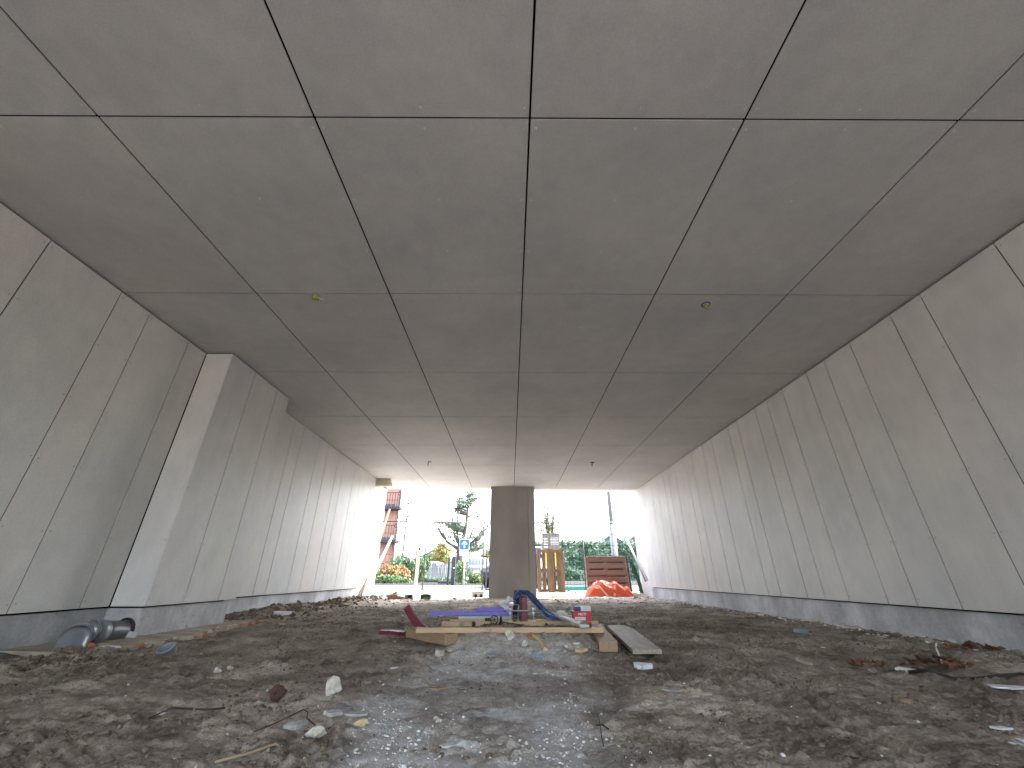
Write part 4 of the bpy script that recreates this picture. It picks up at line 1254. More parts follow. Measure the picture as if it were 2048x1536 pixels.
# ---- orange tarpaulin
def tarp():
    nx, ny = 90, 60
    x0, y0, w, d = 2.11, 12.25, 1.27, .66
    v = []; f = []; mi = []
    rr = random.Random(5)
    for j in range(ny+1):
        for i in range(nx+1):
            u = i/nx; t = j/ny
            px = (u-.5)*2; py = (t-.5)*2
            ang = math.atan2(py, px)
            edge_ = 1+.13*mnoise.noise(Vector((cos(ang)*1.5, sin(ang)*1.5, 4)))
            r = min(1.0, math.sqrt(px**4+py**4)**.5/edge_) if (px or py) else 0
            env = max(0, 1-r**3.6)**.6
            q = Vector((u*3.0+.5*sin(t*4), t*1.9, 0))
            f1 = 1-abs(mnoise.noise(q*1.25+Vector((2, 7, 1))))*2.2
            f2 = 1-abs(mnoise.noise(Vector((q.x*2.3+q.y*2.0, q.y*2.6-q.x*.9, 3))))*2.4
            f3 = 1-abs(mnoise.noise(Vector((q.x*5.2-q.y*3.0, q.y*4.6+q.x*1.9, 8))))*2.4
            fold2 = 1-f2
            prof = .62+.38*sin(pi*min(1, max(0, (u*.93+.12))))
            hh = env*(.26*prof+.075*f1+.045*f2+.026*f3)*1.02
            X_ = x0+w*(u+.03*mnoise.noise(q*2.2+Vector((9, 0, 0))))
            Y_ = y0+d*(t+.05*mnoise.noise(q*2.2))-.05*fold2*env
            v.append((X_, Y_, max(hh, .004)))
    for j in range(ny):
        for i in range(nx):
            k = j*(nx+1)+i
            f.append((k, k+1, k+nx+2, k+nx+1))
    zc = H(2.75, 12.45)-.005
    v = [(a_, b_, c_+zc) for a_, b_, c_ in v]
    root = empty('orange_tarpaulin', (2.75, 12.5, zc), 0, 'crumpled bright orange tarpaulin heaped in front of the reddish pallet', 'tarpaulin')
    me = mesh('sheet', [(a_-2.75, b_-12.5, c_-zc) for a_, b_, c_ in v], f, True)
    o = link('sheet', me, M_orange, root)
    # lighter fold lines laid on as pale strips, following the surface
    def zat(x, y):
        best = min(v, key=lambda p: (p[0]-x)**2+(p[1]-y)**2)
        return best[2]-zc
    for path in (((2.36, 12.42), (2.46, 12.34), (2.55, 12.27), (2.64, 12.22), (2.72, 12.19)), ((2.92, 12.42), (2.88, 12.33), (2.84, 12.26), (2.80, 12.20), (2.74, 12.17)), ((2.16, 12.34), (2.26, 12.38), (2.36, 12.42), (2.48, 12.45))):
        vs = []; fs = []
        for i, (a_, b_) in enumerate(path):
            z_ = zat(a_, b_)+.014
            vs += [(a_-2.75-.03, b_-12.5-.012, z_), (a_-2.75+.03, b_-12.5-.012, z_), (a_-2.75+.03, b_-12.5+.004, z_-.012), (a_-2.75-.03, b_-12.5+.004, z_-.012)]
        for i in range(len(path)-1):
            for k in range(4):
                fs.append((4*i+k, 4*i+(k+1) % 4, 4*i+4+(k+1) % 4, 4*i+4+k))
        link('pale_fold_line', mesh('pale_fold_line', vs, fs), M_fold_pale, root)
tarp()

# teal container between the pallets
tc_ = empty('teal_trough', (2.15, 14.35, .09), 0, 'low teal plastic trough holding rubble between the two pallets', 'trough')
mb = MB(); mb.box(-.42, .42, -.22, -.20, 0, .13); mb.box(-.42, .42, .20, .22, 0, .13); mb.box(-.42, -.40, -.20, .20, 0, .13); mb.box(.40, .42, -.20, .20, 0, .13); mb.box(-.40, .40, -.20, .20, 0, .02)
mb.build('trough_body', M_teal, tc_)
mb = MB(); mb.box(-.45, .45, -.25, -.20, .13, .155); mb.box(-.45, .45, .20, .25, .13, .155); mb.build('rim', simple('light_teal', (.10, .42, .42), (.08, .36, .36), .5), tc_)
rr = random.Random(9)
mb = MB()
for k in range(10):
    x_ = rr.uniform(-.36, .36); s_ = rr.uniform(.05, .10)
    mb.box(x_-s_, x_+s_, rr.uniform(-.15, -.05), rr.uniform(0, .15), .02, .12+rr.uniform(0, .05))
mb.build('rubble', M_stone_g, tc_, stuff=True)

# ================================================================== site fence
def fence_panel(p0, p1, zb, zt0, zt1, mid, label, ext=0.0):
    p0 = Vector((*p0, 0)); p1 = Vector((*p1, 0))
    d = (p1-p0).normalized(); L = (p1-p0).length
    root = empty('site_fence', (p0.x, p0.y, zb), math.atan2(d.y, d.x), label, 'site fence', 'site fence panels across the far opening')
    hA, hB = zt0-zb, zt1-zb
    def hz(s_): return hA+(hB-hA)*s_/L
    for s_, r_ in ((0, .020), (L, .020))+(((mid, .021),) if mid else ()):
        mb = MB(); mb.smooth = True
        mb.tube([(s_, 0, -.08 if s_ in (0, L) else 0), (s_, 0, hz(s_)+(ext if s_ in (0, L) else 0))], r_, 8)
        mb.build('post', M_steel, root)
    for z in (0.0, None):
        mb = MB(); mb.smooth = True
        mb.tube([(0, 0, .01 if z is not None else hA), (L, 0, .01 if z is not None else hB)], .021, 8)
        mb.build('rail', M_steel, root)
    mb = MB()
    k = 1
    n = int(L/.10)
    for k in range(1, n):
        s_ = L*k/n
        mb.box(s_-.004, s_+.004, -.0025, .0025, .01, hz(s_))
    for z in (.29, .60, 1.0, 1.28, 1.62):
        mb.box(0, L, -.0045, -.0005, z-.005, z+.005)
    mb.build('wire_mesh', M_steel, root, stuff=True)
    return root
fence_panel((-4.34, 13.36), (-.85, 13.62), .125, 2.10, 2.075, 1.70, 'left site fence panel with mid post, spanning from the timbers to the column', .16)
fence_panel((-.735, 13.62), (.48, 13.64), .14, 2.08, 2.08, None, 'narrow site fence panel mostly hidden behind the column', .16)
fence_panel((.55, 13.62), (4.05, 13.62), .12, 2.08, 2.10, 1.755, 'right site fence panel behind the two pallets', .0)
clm = MB(); clm.box(-.86, -.72, 13.60, 13.66, 1.05, 1.09)
tag(clm.build('fence_clamp', M_steel), 'steel clamp joining the two fence posts by the column', 'clamp')

# ================================================================== outside
def GZ(y): return .12+.0065*max(y-16, 0)
# one-way sign
sg = empty('road_sign', (-1.98, 19.0, GZ(19)), 0, 'blue square road sign with white up arrow above white plates on a pale post', 'road sign')
mb = MB(); mb.smooth = True; mb.tube([(0, 0, -.1), (-.01, 0, 1.0), (-.05, 0, 1.95)], .034, 10); mb.build('post', simple('pale_post', (.55, .53, .50), (.48, .46, .44), .6), sg)
M_signblue = simple('sign_blue', (.012, .13, .50), (.012, .12, .46), .4)
MB().bevbox(.44, .014, .44, .004, Matrix.Translation((-.04, -.045, 1.655))).build('sign_border', M_label, sg)
MB().bevbox(.405, .006, .405, .002, Matrix.Translation((-.04, -.056, 1.655))).build('sign_face', M_signblue, sg)
ar = [(-.035, -.14), (.035, -.14), (.035, .02), (.12, .02-.04), (.12, .045-.02), (0, .15), (-.12, .045-.02), (-.12, .02-.04), (-.035, .02)]
ar = [(-.033, -.145), (.033, -.145), (.033, .035), (.115, -.035), (.115, .045), (0, .15), (-.115, .045), (-.115, -.035), (-.033, .035)]
vs = [(a_-.04, -.0612, b_+1.655) for a_, b_ in ar]+[(a_-.04, -.0595, b_+1.655) for a_, b_ in ar]
nn = len(ar)
link('white_arrow', mesh('white_arrow', vs, [(0, 1, 2, 8), (2, 3, 4), (6, 7, 8), (2, 4, 5), (5, 6, 8), (2, 5, 8)]+[(k, k+nn, (k+1) % nn+nn, (k+1) % nn) for k in range(nn)]), M_label, sg)
MB().bevbox(.40, .010, .22, .003, Matrix.Translation((-.04, -.045, 1.30))).build('text_plate', M_label, sg)
MB().bevbox(.24, .010, .22, .003, Matrix.Translation((.03, -.045, 1.06))).build('symbol_plate', M_label, sg)
mb = MB()
for k in range(3):
    mb.box(-.20, .11, -.054, -.0505, 1.225+.06*k, 1.245+.06*k)
mb.smooth = True
mb.tube([(.03-.06+.12*k/8, -.053, 1.05+.035*sin(pi*k/8)) for k in range(9)], .010, 5)
mb.build('print', M_grey_print, sg)

# information board
ib = empty('site_board', (1.42, 15.0, GZ(15)), 0, 'grey information board with pale text lines above the standing pallet', 'information board')
MB().bevbox(.62, .02, .58, .004, Matrix.Translation((0, 0, 1.48))).build('board_face', simple('grey_board', (.13, .13, .13), (.16, .16, .16), .6), ib)
mb = MB()
for k in range(6):
    mb.box(-.02+.02*(k % 2), .27, -.014, -.0105, 1.36+.05*k, 1.375+.05*k)
for k in range(4):
    mb.box(-.25, -.12, -.014, -.0105, 1.30+.09*k, 1.34+.09*k)
mb.build('text_lines', M_label, ib)
MB().bevbox(.50, .02, .50, .004, Matrix.Translation((0, -.02, .95))).build('yellow_panel', simple('yellow_panel', (.62, .50, .10), (.55, .44, .08), .6), ib)
for x in (-.22, .22):
    mb = MB(); mb.smooth = True; mb.tube([(x, .02, 0), (x, .02, 1.7)], .02, 8); mb.build('post', M_steel, ib)
bb_ = empty('blue_box', (.96, 15.9, GZ(16)), 0, 'blue box on a stand partly hidden behind the column and pallet', 'box')
MB().bevbox(.34, .3, .22, .01, Matrix.Translation((0, 0, 1.22))).build('box_body', simple('blue_box', (.05, .10, .32), (.04, .08, .26), .5), bb_)
MB().bevbox(.34, .3, .05, .01, Matrix.Translation((0, 0, 1.36))).build('box_lid', M_label, bb_)
MB().bevbox(.12, .12, 1.1, .01, Matrix.Translation((0, 0, .55))).build('stand', M_steel, bb_)

# lamp mast, white marker post, street bollards
lm = empty('lamp_mast', (4.10, 17.0, GZ(17)), 0, 'tall pale grey lamp mast rising behind the reddish pallet', 'lamp mast')
M_mast = simple('pale_mast', (.14, .155, .17), (.12, .13, .145), .5)
mb = MB(); mb.smooth = True; mb.tube([(0, 0, -.1), (0, 0, 2.3)], .125, 18); mb.build('base_tube', simple('mast_base', (.20, .21, .22), (.17, .18, .19), .5), lm)
mb = MB(); mb.smooth = True; mb.tube([(0, 0, 2.3), (0, 0, 7.0)], .085, 16, r2=.06); mb.build('upper_tube', M_mast, lm)
mb = MB(); mb.smooth = True; mb.tube([(0, 0, 7.0), (0, .4, 7.3), (0, 1.2, 7.4)], .04, 8); mb.build('arm', M_mast, lm)
wp_ = empty('marker_post', (-3.02, 14.3, .12), 0, 'slim white post with small dark cap behind the left fence panel', 'post')
MB().bevbox(.085, .085, 1.15, .008, Matrix.Translation((0, 0, .57))).build('shaft', simple('offwhite_post', (.60, .56, .54), (.54, .5, .48), .6), wp_)
MB().bevbox(.06, .06, .09, .005, Matrix.Translation((.02, 0, 1.22))).build('cap', M_blackboard, wp_)
mb = MB(); mb.box(-.20, .20, -.006, .006, 1.03, 1.045); mb.build('crossbar', M_steel, wp_)
M_boll = simple('charcoal_steel', (.018, .020, .03), (.025, .027, .036), .5)
b1 = empty('street_post', (-2.60, 20.2, GZ(20)), 0, 'wider charcoal post with small white plate, right of a slim one', 'post')
MB().bevbox(.17, .12, 1.22, .01, Matrix.Translation((0, 0, .61))).build('post_body', M_boll, b1)
MB().bevbox(.06, .01, .05, .002, Matrix.Translation((.02, -.066, .72))).build('plate', M_label, b1)
b2 = MB().bevbox(.085, .085, 1.18, .01).build('street_post', M_boll, None, (-2.83, 20.25, GZ(20)+.59)); tag(b2, 'slim charcoal post directly left of the wider charcoal one', 'post')
b3 = MB().bevbox(.75, .4, .17, .04).build('dark_kerb_block', M_boll, None, (-2.95, 20.7, GZ(20)+.12)); tag(b3, 'low dark block at the foot of the charcoal posts', 'block')

M_picket = simple('grey_white_board', (.20, .205, .21), (.13, .135, .14), .7, scale=5, rnd=.25)
# white picket fence
def picket(x0, y0, x1, y1, h0, h1, label):
    d = math.hypot(x1-x0, y1-y0)
    r = empty('picket_fence', (x0, y0, GZ(y0)), math.atan2(y1-y0, x1-x0), label, 'fence')
    n = int(d/.19)
    cache_ = None
    for k in range(n):
        h = h0+(h1-h0)*k/n
        if cache_ is None:
            cache_ = MB().bevbox(.165, .02, 1.0, .003, Matrix.Translation((0, 0, .5))).build('board', M_picket, r)
            cache_.location = (.08, 0, 0); cache_.scale = (1, 1, h); continue
        o = link('board', cache_.data, None, r, (.08+k*d/n, .004*(k % 2), 0)); o.scale = (1, 1, h)
    MB().box(0, d, .025, .05, .12, .18).build('rail', M_picket, r)
picket(-6.3, 29.5, -3.4, 26.0, .80, 1.05, 'white vertical board fence running back beyond the road')
picket(-3.3, 26.0, -2.7, 26.0, 1.0, 1.0, 'short white board fence section right of the charcoal posts')

# ---- foliage
def leaf_cloud(mb_or_none, centers, n, size, seed, mats, name, parent, squash=1.0, stuff=False):
    rs_ = np.random.RandomState(seed)
    C = np.array([c[:3] for c in centers]); Rr = np.array([c[3:6] if len(c) > 4 else (c[3],)*3 for c in centers], float)
    vol = Rr.prod(1); idx = rs_.choice(len(C), n, p=vol/vol.sum())
    d = rs_.normal(size=(n, 3)); d /= np.linalg.norm(d, axis=1)[:, None]
    rad = rs_.uniform(.35, 1.0, n)**.6
    P_ = C[idx]+d*Rr[idx]*rad[:, None]*(1+.15*rs_.normal(size=(n, 1)))
    s = size*rs_.uniform(.6, 1.4, n)[:, None]
    u = rs_.normal(size=(n, 3)); u /= np.linalg.norm(u, axis=1)[:, None]
    w = rs_.normal(size=(n, 3)); w -= u*(u*w).sum(1)[:, None]; w /= np.linalg.norm(w, axis=1)[:, None]
    V = np.stack([P_-u*s, P_-w*s*.55, P_+u*s, P_+w*s*.55], 1).reshape(-1, 3)
    F = np.arange(4*n).reshape(-1, 4)
    me = bpy.data.meshes.new(name)
    me.vertices.add(len(V)); me.vertices.foreach_set('co', V.astype(np.float32).ravel())
    me.loops.add(4*n); me.loops.foreach_set('vertex_index', F.ravel().astype(np.int32))
    me.polygons.add(n)
    me.polygons.foreach_set('loop_start', (np.arange(n)*4).astype(np.int32)); me.polygons.foreach_set('loop_total', np.full(n, 4, np.int32))
    for m in mats: me.materials.append(m)
    # material by cluster so crowns carry lighter and darker clumps
    cl = rs_.randint(0, len(mats), len(C))
    mi = np.where(rs_.uniform(size=n) < .65, cl[idx], rs_.randint(0, len(mats), n))
    me.polygons.foreach_set('material_index', mi.astype(np.int32))
    me.update(calc_edges=True)
    o = link(name, me, None, parent)
    return o
def leafmat(name, c, c2=None):
    return simple(name, c, c2 or tuple(v*.7 for v in c), .6, scale=3, coord='World', spec=.3)
G1 = leafmat('leaf_dark_green', (.05, .105, .05)); G2 = leafmat('leaf_mid_green', (.08, .16, .065)); G3 = leafmat('leaf_light_green', (.14, .22, .07))
Y1 = leafmat('leaf_yellow_green', (.19, .19, .045)); Y2 = leafmat('leaf_yellow', (.26, .20, .05)); O1 = leafmat('leaf_orange', (.27, .13, .06)); O2 = leafmat('leaf_tan', (.25, .17, .10))
IV1 = leafmat('ivy_dark', (.04, .10, .06)); IV2 = leafmat('ivy_mid', (.09, .165, .105)); IV3 = leafmat('ivy_light', (.18, .27, .18))
CN1 = leafmat('needle_blue_green', (.10, .17, .135)); CN2 = leafmat('needle_green', (.09, .15, .085)); CN3 = leafmat('needle_light', (.15, .23, .12))
M_bark = simple('bark', (.07, .06, .053), (.045, .04, .036), .9, scale=6, bump=.5)

def bush(x, y, rx, ry, rz, n, size, mats, label, seed, cat='bush', name='garden_bush', group=None):
    r = empty(name, (x, y, GZ(y)), 0, label, cat, group)
    rr_ = random.Random(seed)
    cs = []
    for k in range(16):
        a_ = rr_.uniform(0, 6.28); d_ = rr_.random()**.5*.75
        cs.append((cos(a_)*d_*rx, sin(a_)*d_*ry, rz*rr_.uniform(.2, .78), rx*.33, ry*.33, rz*.27))
    leaf_cloud(None, cs, n, size, seed, mats, 'foliage', r)
    mb = MB(); mb.smooth = True
    for k in range(6):
        a_ = rr_.uniform(0, 6.28)
        mb.tube([(0, 0, -.05), (cos(a_)*rx*.3, sin(a_)*ry*.3, rz*.35), (cos(a_)*rx*.6, sin(a_)*ry*.6, rz*.7)], .025, 5, r2=.008)
    mb.build('stems', M_bark, r)
    return r
bush(-6.1, 22.3, 1.05, .7, .95, 5200, .055, [O1, O2, O1, Y2], 'low orange and tan autumn bush at left behind the fence', 1)
bush(-7.0, 22.0, .75, .6, .72, 2600, .055, [Y1, G3, Y1], 'yellow green bush left of the orange one', 2)
bush(-6.2, 21.5, 1.5, .35, .42, 3200, .05, [G3, G3, G2], 'low bright green edging plants in front of the orange bush', 3)
bush(-5.7, 24.6, 1.35, .8, 1.45, 6000, .065, [G1, G2, G1], 'dark green rounded bush behind the orange bush', 4)
bush(-4.9, 23.6, .42, .4, 1.2, 1500, .06, [G2, G3], 'narrow green bush right of the dark green one', 5)
bush(-2.45, 22.6, .42, .4, 1.05, 2000, .05, [G3, G2], 'light green bush beside the charcoal posts', 6)
bush(-1.55, 21.3, .62, .4, .55, 2200, .045, [G3, Y1, G2], 'low green plants in front of the parked pale car', 7)
bush(-3.9, 24.4, 1.6, .3, .30, 1800, .05, [G3, G2], 'low green border in front of the white fence', 8)

def tree(x, y, h, rad, label, seed, kind, mats, n, size):
    r = empty({'conifer': 'conifer_tree', 'bare': 'sparse_tree'}.get(kind, 'leafy_tree'), (x, y, GZ(y)), 0, label, 'tree')
    rr_ = random.Random(seed)
    tk = MB(); tk.smooth = True
    cs = []
    if kind == 'conifer':
        tk.tube([(0, 0, -.2), (.0, 0, h*.32), (.18, 0, h*.45)], .26, 10, r2=.20)
        tk.tube([(0.05, 0, h*.30), (.45, 0, h*.55), (.55, 0, h*.8), (.50, 0, h)], .17, 8, r2=.05)
        for (a0, b0, c0) in ((-.9, .50, .93), (-.35, .42, 1.0), (1.5, .45, .86), (-1.9, .40, .66), (2.1, .40, .60)):
            tk.tube([(.1, 0, h*.33), (a0*.55, 0, h*b0), (a0*.9, .1, h*(b0+c0)/2), (a0*1.15, .1, h*c0)], .11, 6, r2=.03)
        tk.tube([(0.05, 0, h*.33), (-.35, 0, h*.55), (-.25, .1, h*.85), (-.15, .1, h*1.02)], .12, 8, r2=.02)
        br = MB(); br.smooth = True
        tips = []
        for k in range(34):
            t = rr_.uniform(.28, .97); z = h*t
            a_ = rr_.choice([0, pi])+rr_.uniform(-.9, .9)
            L = rad*(1.15-t*.85)*rr_.uniform(.6, 1.15)
            if t < .62 and rr_.random() < .45: L *= 1.3
            bx, by = cos(a_), sin(a_)*.6
            p0 = Vector((.4 if t > .45 else .15, 0, z-.15)); pm = p0+Vector((bx*L*.5, by*L*.5, L*.12)); p1_ = p0+Vector((bx*L, by*L, L*rr_.uniform(.1, .5)))
            br.tube([p0, pm, p1_], .07, 5, r2=.022)
            for q in (.45, .75, 1.0):
                pq = p0.lerp(p1_, q)
                for s_ in range(2):
                    br.tube([pq, pq+Vector((rr_.uniform(-.5, .5), rr_.uniform(-.3, .3), rr_.uniform(.1, .5)))], .026, 4, r2=.012)
            if rr_.random() < .75:
                for q in (.4, .65, .9):
                    pq = p0.lerp(p1_, q)
                    cs.append((pq.x, pq.y, pq.z+.12, .62*(1.2-t*.5), .5, .30))
        for k in range(7):
            a_ = rr_.choice([0, pi])+rr_.uniform(-.5, .5); L = rad*rr_.uniform(.8, 1.2)
            p0 = Vector((.05, 0, h*.3)); p1_ = p0+Vector((cos(a_)*L, sin(a_)*L*.5, h*rr_.uniform(.18, .5)))
            pm = p0.lerp(p1_, .5)+Vector((cos(a_)*.25, 0, -.25))
            br.tube([p0, pm, p1_], .09, 6, r2=.03)
            for q in range(5):
                pq = pm.lerp(p1_, q/5)
                br.tube([pq, pq+Vector((rr_.uniform(-.5, .5), 0, rr_.uniform(.2, .6)))], .028, 4, r2=.014)
        br.build('branches', M_bark, r)
    elif kind == 'bare':
        tk.tube([(0, 0, -.2), (0, 0, h*.35)], .14, 8, r2=.1)
        br = MB(); br.smooth = True
        for k in range(11):
            a_ = rr_.uniform(0, 6.28); lean = rr_.uniform(.1, .5)*rad
            p0 = Vector((0, 0, h*rr_.uniform(.2, .38))); p1_ = Vector((cos(a_)*lean*1.6, sin(a_)*lean, h*rr_.uniform(.75, 1.05)))
            pm = p0.lerp(p1_, .5)+Vector((cos(a_)*.1, 0, 0))
            br.tube([p0, pm, p1_], .045, 5, r2=.018)
            for q in range(12):
                pq = p0.lerp(p1_, rr_.uniform(.3, 1)); dd = Vector((rr_.uniform(-.35, .35), rr_.uniform(-.3, .3), rr_.uniform(.1, .4)))
                br.tube([pq, pq+dd], .016, 4, r2=.009)
                cs.append((*(pq+dd), .16, .16, .14))
        cs += [(rr_.uniform(-.45, .45), 0, h*rr_.uniform(.42, .60), .28, .25, .22) for _ in range(9)]
        br.build('branches', M_bark, r)
    else:
        tk.tube([(0, 0, -.2), (.1, 0, h*.5), (0, 0, h*.8)], .18, 8, r2=.05)
        for k in range(26):
            a_ = rr_.uniform(0, 6.28); d_ = rr_.random()**.5*.72; t = rr_.random()
            w_ = (1-abs(t-.35)**1.3*.9)
            cs.append((cos(a_)*d_*rad*w_, sin(a_)*d_*rad*w_, h*(.22+.68*t), rad*.30, rad*.30, h*.11))
        br = MB(); br.smooth = True
        for k in range(9):
            a_ = rr_.uniform(0, 6.28)
            br.tube([(0, 0, h*.3), (cos(a_)*rad*.5, sin(a_)*rad*.5, h*.65), (cos(a_)*rad*.75, sin(a_)*rad*.75, h*.95)], .05, 5, r2=.01)
        br.build('branches', M_bark, r)
    tk.build('trunk', M_bark, r)
    leaf_cloud(None, cs, n, size, seed+50, mats, 'crown', r)
    return r
tree(-4.25, 36, 7.1, 2.3, 'tall sparse conifer with bare lower branches behind the road sign', 3, 'conifer', [CN1, CN2, CN3], 8000, .060)
tree(2.65, 28, 5.6, 1.5, 'thin twiggy tree with sparse leaves just right of the column', 5, 'bare', [Y1, O2, G3], 2600, .045)
tree(-7.0, 45, 3.4, 1.5, 'rounded yellow green tree beyond the white fence', 7, 'leafy', [Y1, Y2, G3], 7000, .08)
tree(-8.6, 47, 2.5, .9, 'small green tree left of the yellow one', 8, 'leafy', [G2, G3], 3000, .08)
tree(-5.2, 50, 3.0, 1.2, 'pale brownish small tree behind the conifer trunk', 9, 'leafy', [O2, G2], 2600, .08)
tree(-2.4, 52, 3.4, 2.2, 'broad orange and green tree behind the parked pale car', 10, 'leafy', [O1, Y2, G2], 6000, .09)
tree(-12.6, 60, 4.8, 1.8, 'faint leafless tree right of the brick building', 12, 'bare', [O2], 300, .05)

# ---- hedge
hd = empty('ivy_hedge', (1.2, 24.0, GZ(24)), 0, 'long clipped ivy hedge beyond the road on the right', 'hedge')
def hedge_leaves():
    rs_ = np.random.RandomState(77)
    n = 30000
    x = rs_.uniform(0, 14, n); y = rs_.normal(0, .07, n); z = rs_.uniform(.05, 2.02, n)
    bump_ = .10*(fbm(x*1.0, z, 1.6, 3, 7)-.5)*2
    y = y-.10-bump_
    top = rs_.uniform(size=n) < .16
    z = np.where(top, 1.98+.09*rs_.normal(size=n)+bump_*.6, z); y = np.where(top, rs_.uniform(-.1, .5, n), y)
    s = .058*rs_.uniform(.6, 1.35, n)[:, None]
    u = np.stack([rs_.normal(0, 1, n), rs_.normal(0, .35, n), rs_.normal(-.4, .8, n)], -1); u /= np.linalg.norm(u, axis=1)[:, None]
    w = rs_.normal(size=(n, 3)); w[:, 1] *= .45; w -= u*(u*w).sum(1)[:, None]; w /= np.linalg.norm(w, axis=1)[:, None]
    P_ = np.stack([x, y, z], -1)
    V = np.stack([P_-u*s, P_-w*s*.8, P_+u*s, P_+w*s*.8], 1).reshape(-1, 3)
    F = np.arange(4*n).reshape(-1, 4)
    me = bpy.data.meshes.new('foliage')
    me.from_pydata([], [], [])
    me.vertices.add(len(V)); me.vertices.foreach_set('co', V.astype(np.float32).ravel())
    me.loops.add(4*n); me.loops.foreach_set('vertex_index', F.ravel().astype(np.int32))
    me.polygons.add(n)
    me.polygons.foreach_set('loop_start', (np.arange(n)*4).astype(np.int32)); me.polygons.foreach_set('loop_total', np.full(n, 4, np.int32))
    for m in (IV1, IV2, IV3): me.materials.append(m)
    cl = fbm(x, z, 2.3, 2, 9); mi = np.clip(((cl-.28)*6+rs_.normal(0, .7, n)), 0, 2).astype(np.int32)
    me.polygons.foreach_set('material_index', mi); me.update(calc_edges=True)
    link('foliage', me, None, hd)
hedge_leaves()
MB().box(0, 14, -.06, .5, 0, 1.96).build('shade_core', simple('hedge_shade', (.012, .022, .014), (.02, .03, .02), .95), hd)  # dark core: shade between the leaves put into the colour
MB().box(-.3, 14, -.55, -.35, -.1, .14).build('edging_wall', M_kerb, hd)

# ---- houses beyond the hedge
M_roof_b = simple('blue_grey_roof', (.045, .055, .075), (.035, .042, .06), .7, scale=4, coord='World')
M_rend = simple('pale_render', (.16, .165, .17), (.14, .145, .15), .8, scale=2)
M_glass = simple('window_glass', (.05, .065, .08), (.04, .05, .065), .15, spec=.6)
def house(x, y, w, d, eave, ridge, label, wing=0):
    r = empty('gabled_house', (x, y, GZ(y)), 0, label, 'house')
    MB().add([(-w/2, 0, 0), (w/2, 0, 0), (w/2, d, 0), (-w/2, d, 0), (-w/2, 0, eave), (w/2, 0, eave), (w/2, d, eave), (-w/2, d, eave), (0, 0, ridge-.06), (0, d, ridge-.06)],
             [(0, 1, 5, 8, 4), (2, 3, 7, 9, 6), (1, 2, 6, 5), (3, 0, 4, 7)]).build('wall', M_rend if not wing else M_roof_b, r)
    o_ = .18
    sl = (ridge-eave)/(w/2)
    for s_ in (-1, 1):
        pts_ = [(s_*(w/2+o_), -o_, eave-o_*sl), (s_*(w/2+o_), d+o_, eave-o_*sl), (0, d+o_, ridge), (0, -o_, ridge)]
        vs = pts_+[(a_, b_, c_+.09) for a_, b_, c_ in pts_]
        MB().add(vs, [(0, 3, 2, 1), (4, 5, 6, 7), (0, 1, 5, 4), (1, 2, 6, 5), (2, 3, 7, 6), (3, 0, 4, 7)]).build('roof_slope', M_roof_b, r)
    for x_ in (-w*.2, w*.2):
        f_ = MB().box(x_-.45, x_+.45, -.03, .0, eave*.45, eave*.85).build('window', M_label, r)
        MB().box(x_-.38, x_+.38, -.045, -.031, eave*.48, eave*.82).build('pane', M_glass, f_)
    MB().box(w*.22, w*.22+.25, d*.5, d*.5+.25, ridge*.8, ridge+.25).build('chimney', M_brick_d, r)
    return r
house(10.95, 46, 3.6, 6, 3.1, 4.62-.31, 'house with steep blue grey gable right of the lamp mast', 1)
house(14.4, 47, 5.0, 6, 3.0, 4.95-.31, 'house with steep blue grey gable at the far right beside the white pier', 1)
house(8.0, 49, 3.6, 6, 3.1, 4.15-.31, 'low pale roofed house above the middle of the hedge')
house(-10.9, 62, 5.0, 6, 2.2, 3.6, 'small far brownish house left of the yellow tree')

# ---- brick building with fire escape
M_brick = simple('orange_brick', (.36, .19, .14), (.31, .155, .115), .9, scale=3, coord='World', bump=.2)
bz = GZ(31)
bd = empty('brick_building', (-8.35, 31.0, bz), 0, 'tall orange brick building at the far left with dark balconies', 'building')
MB().add([(-9, 0, 0), (.05, 0, 0), (-3.2, 9, 0), (-9, 9, 0), (-9, 0, 9.5), (.05, 0, 9.5), (-3.2, 9, 9.5), (-9, 9, 9.5)],
         [(0, 3, 2, 1), (4, 5, 6, 7), (0, 1, 5, 4), (1, 2, 6, 5), (2, 3, 7, 6), (3, 0, 4, 7)]).build('wall', M_brick, bd)
for k, z in enumerate((1.15, 3.6, 6.1)):
    f_ = MB().box(-1.9, -1.0, -.03, .0, z, z+1.5).build('window', M_label, bd)
    MB().box(-1.82, -1.08, -.045, -.031, z+.08, z+1.42).build('pane', M_glass, f_)
M_iron = simple('dark_iron', (.018, .017, .024), (.014, .013, .02), .6)
for z in (2.45, 4.72, 7.0):
    sl_ = MB().box(-1.25, .32, -1.0, -.01, z, z+.16).build('balcony_slab', M_iron, bd)
    ra = MB(); ra.smooth = False
    for k in range(9):
        x_ = -1.22+k*1.5/8
        ra.box(x_-.018, x_+.018, -.98, -.95, z+.16, z+1.12)
    for k in range(1, 5):
        ra.box(.26, .29, -.98+k*.2, -.95+k*.2, z+.16, z+1.12)
    ra.box(-1.25, .31, -.99, -.94, z+1.12, z+1.17)
    ra.box(-1.25, .31, -.985, -.945, z+.60, z+.63)
    ra.build('railing', M_iron, bd)
    if z < 6:
        for k in range(3):
            MB().box(-1.0+.35*k, -.72+.35*k, -.96, -.80, z+.17, z+.34).build('flower_box', M_roof_b, bd)
for k in range(2):
    pc = MB(); pc.smooth = True
    pc.tube([(.25-1.4*k, -.93, 0), (.25-1.4*k, -.93, 9.4)], .035, 6)
    pc.build('balcony_post', M_iron, bd)
st = empty('spiral_stair', (-7.55, 30.5, bz), 0, 'dark iron spiral fire escape stair on the right of the brick building', 'spiral stair')
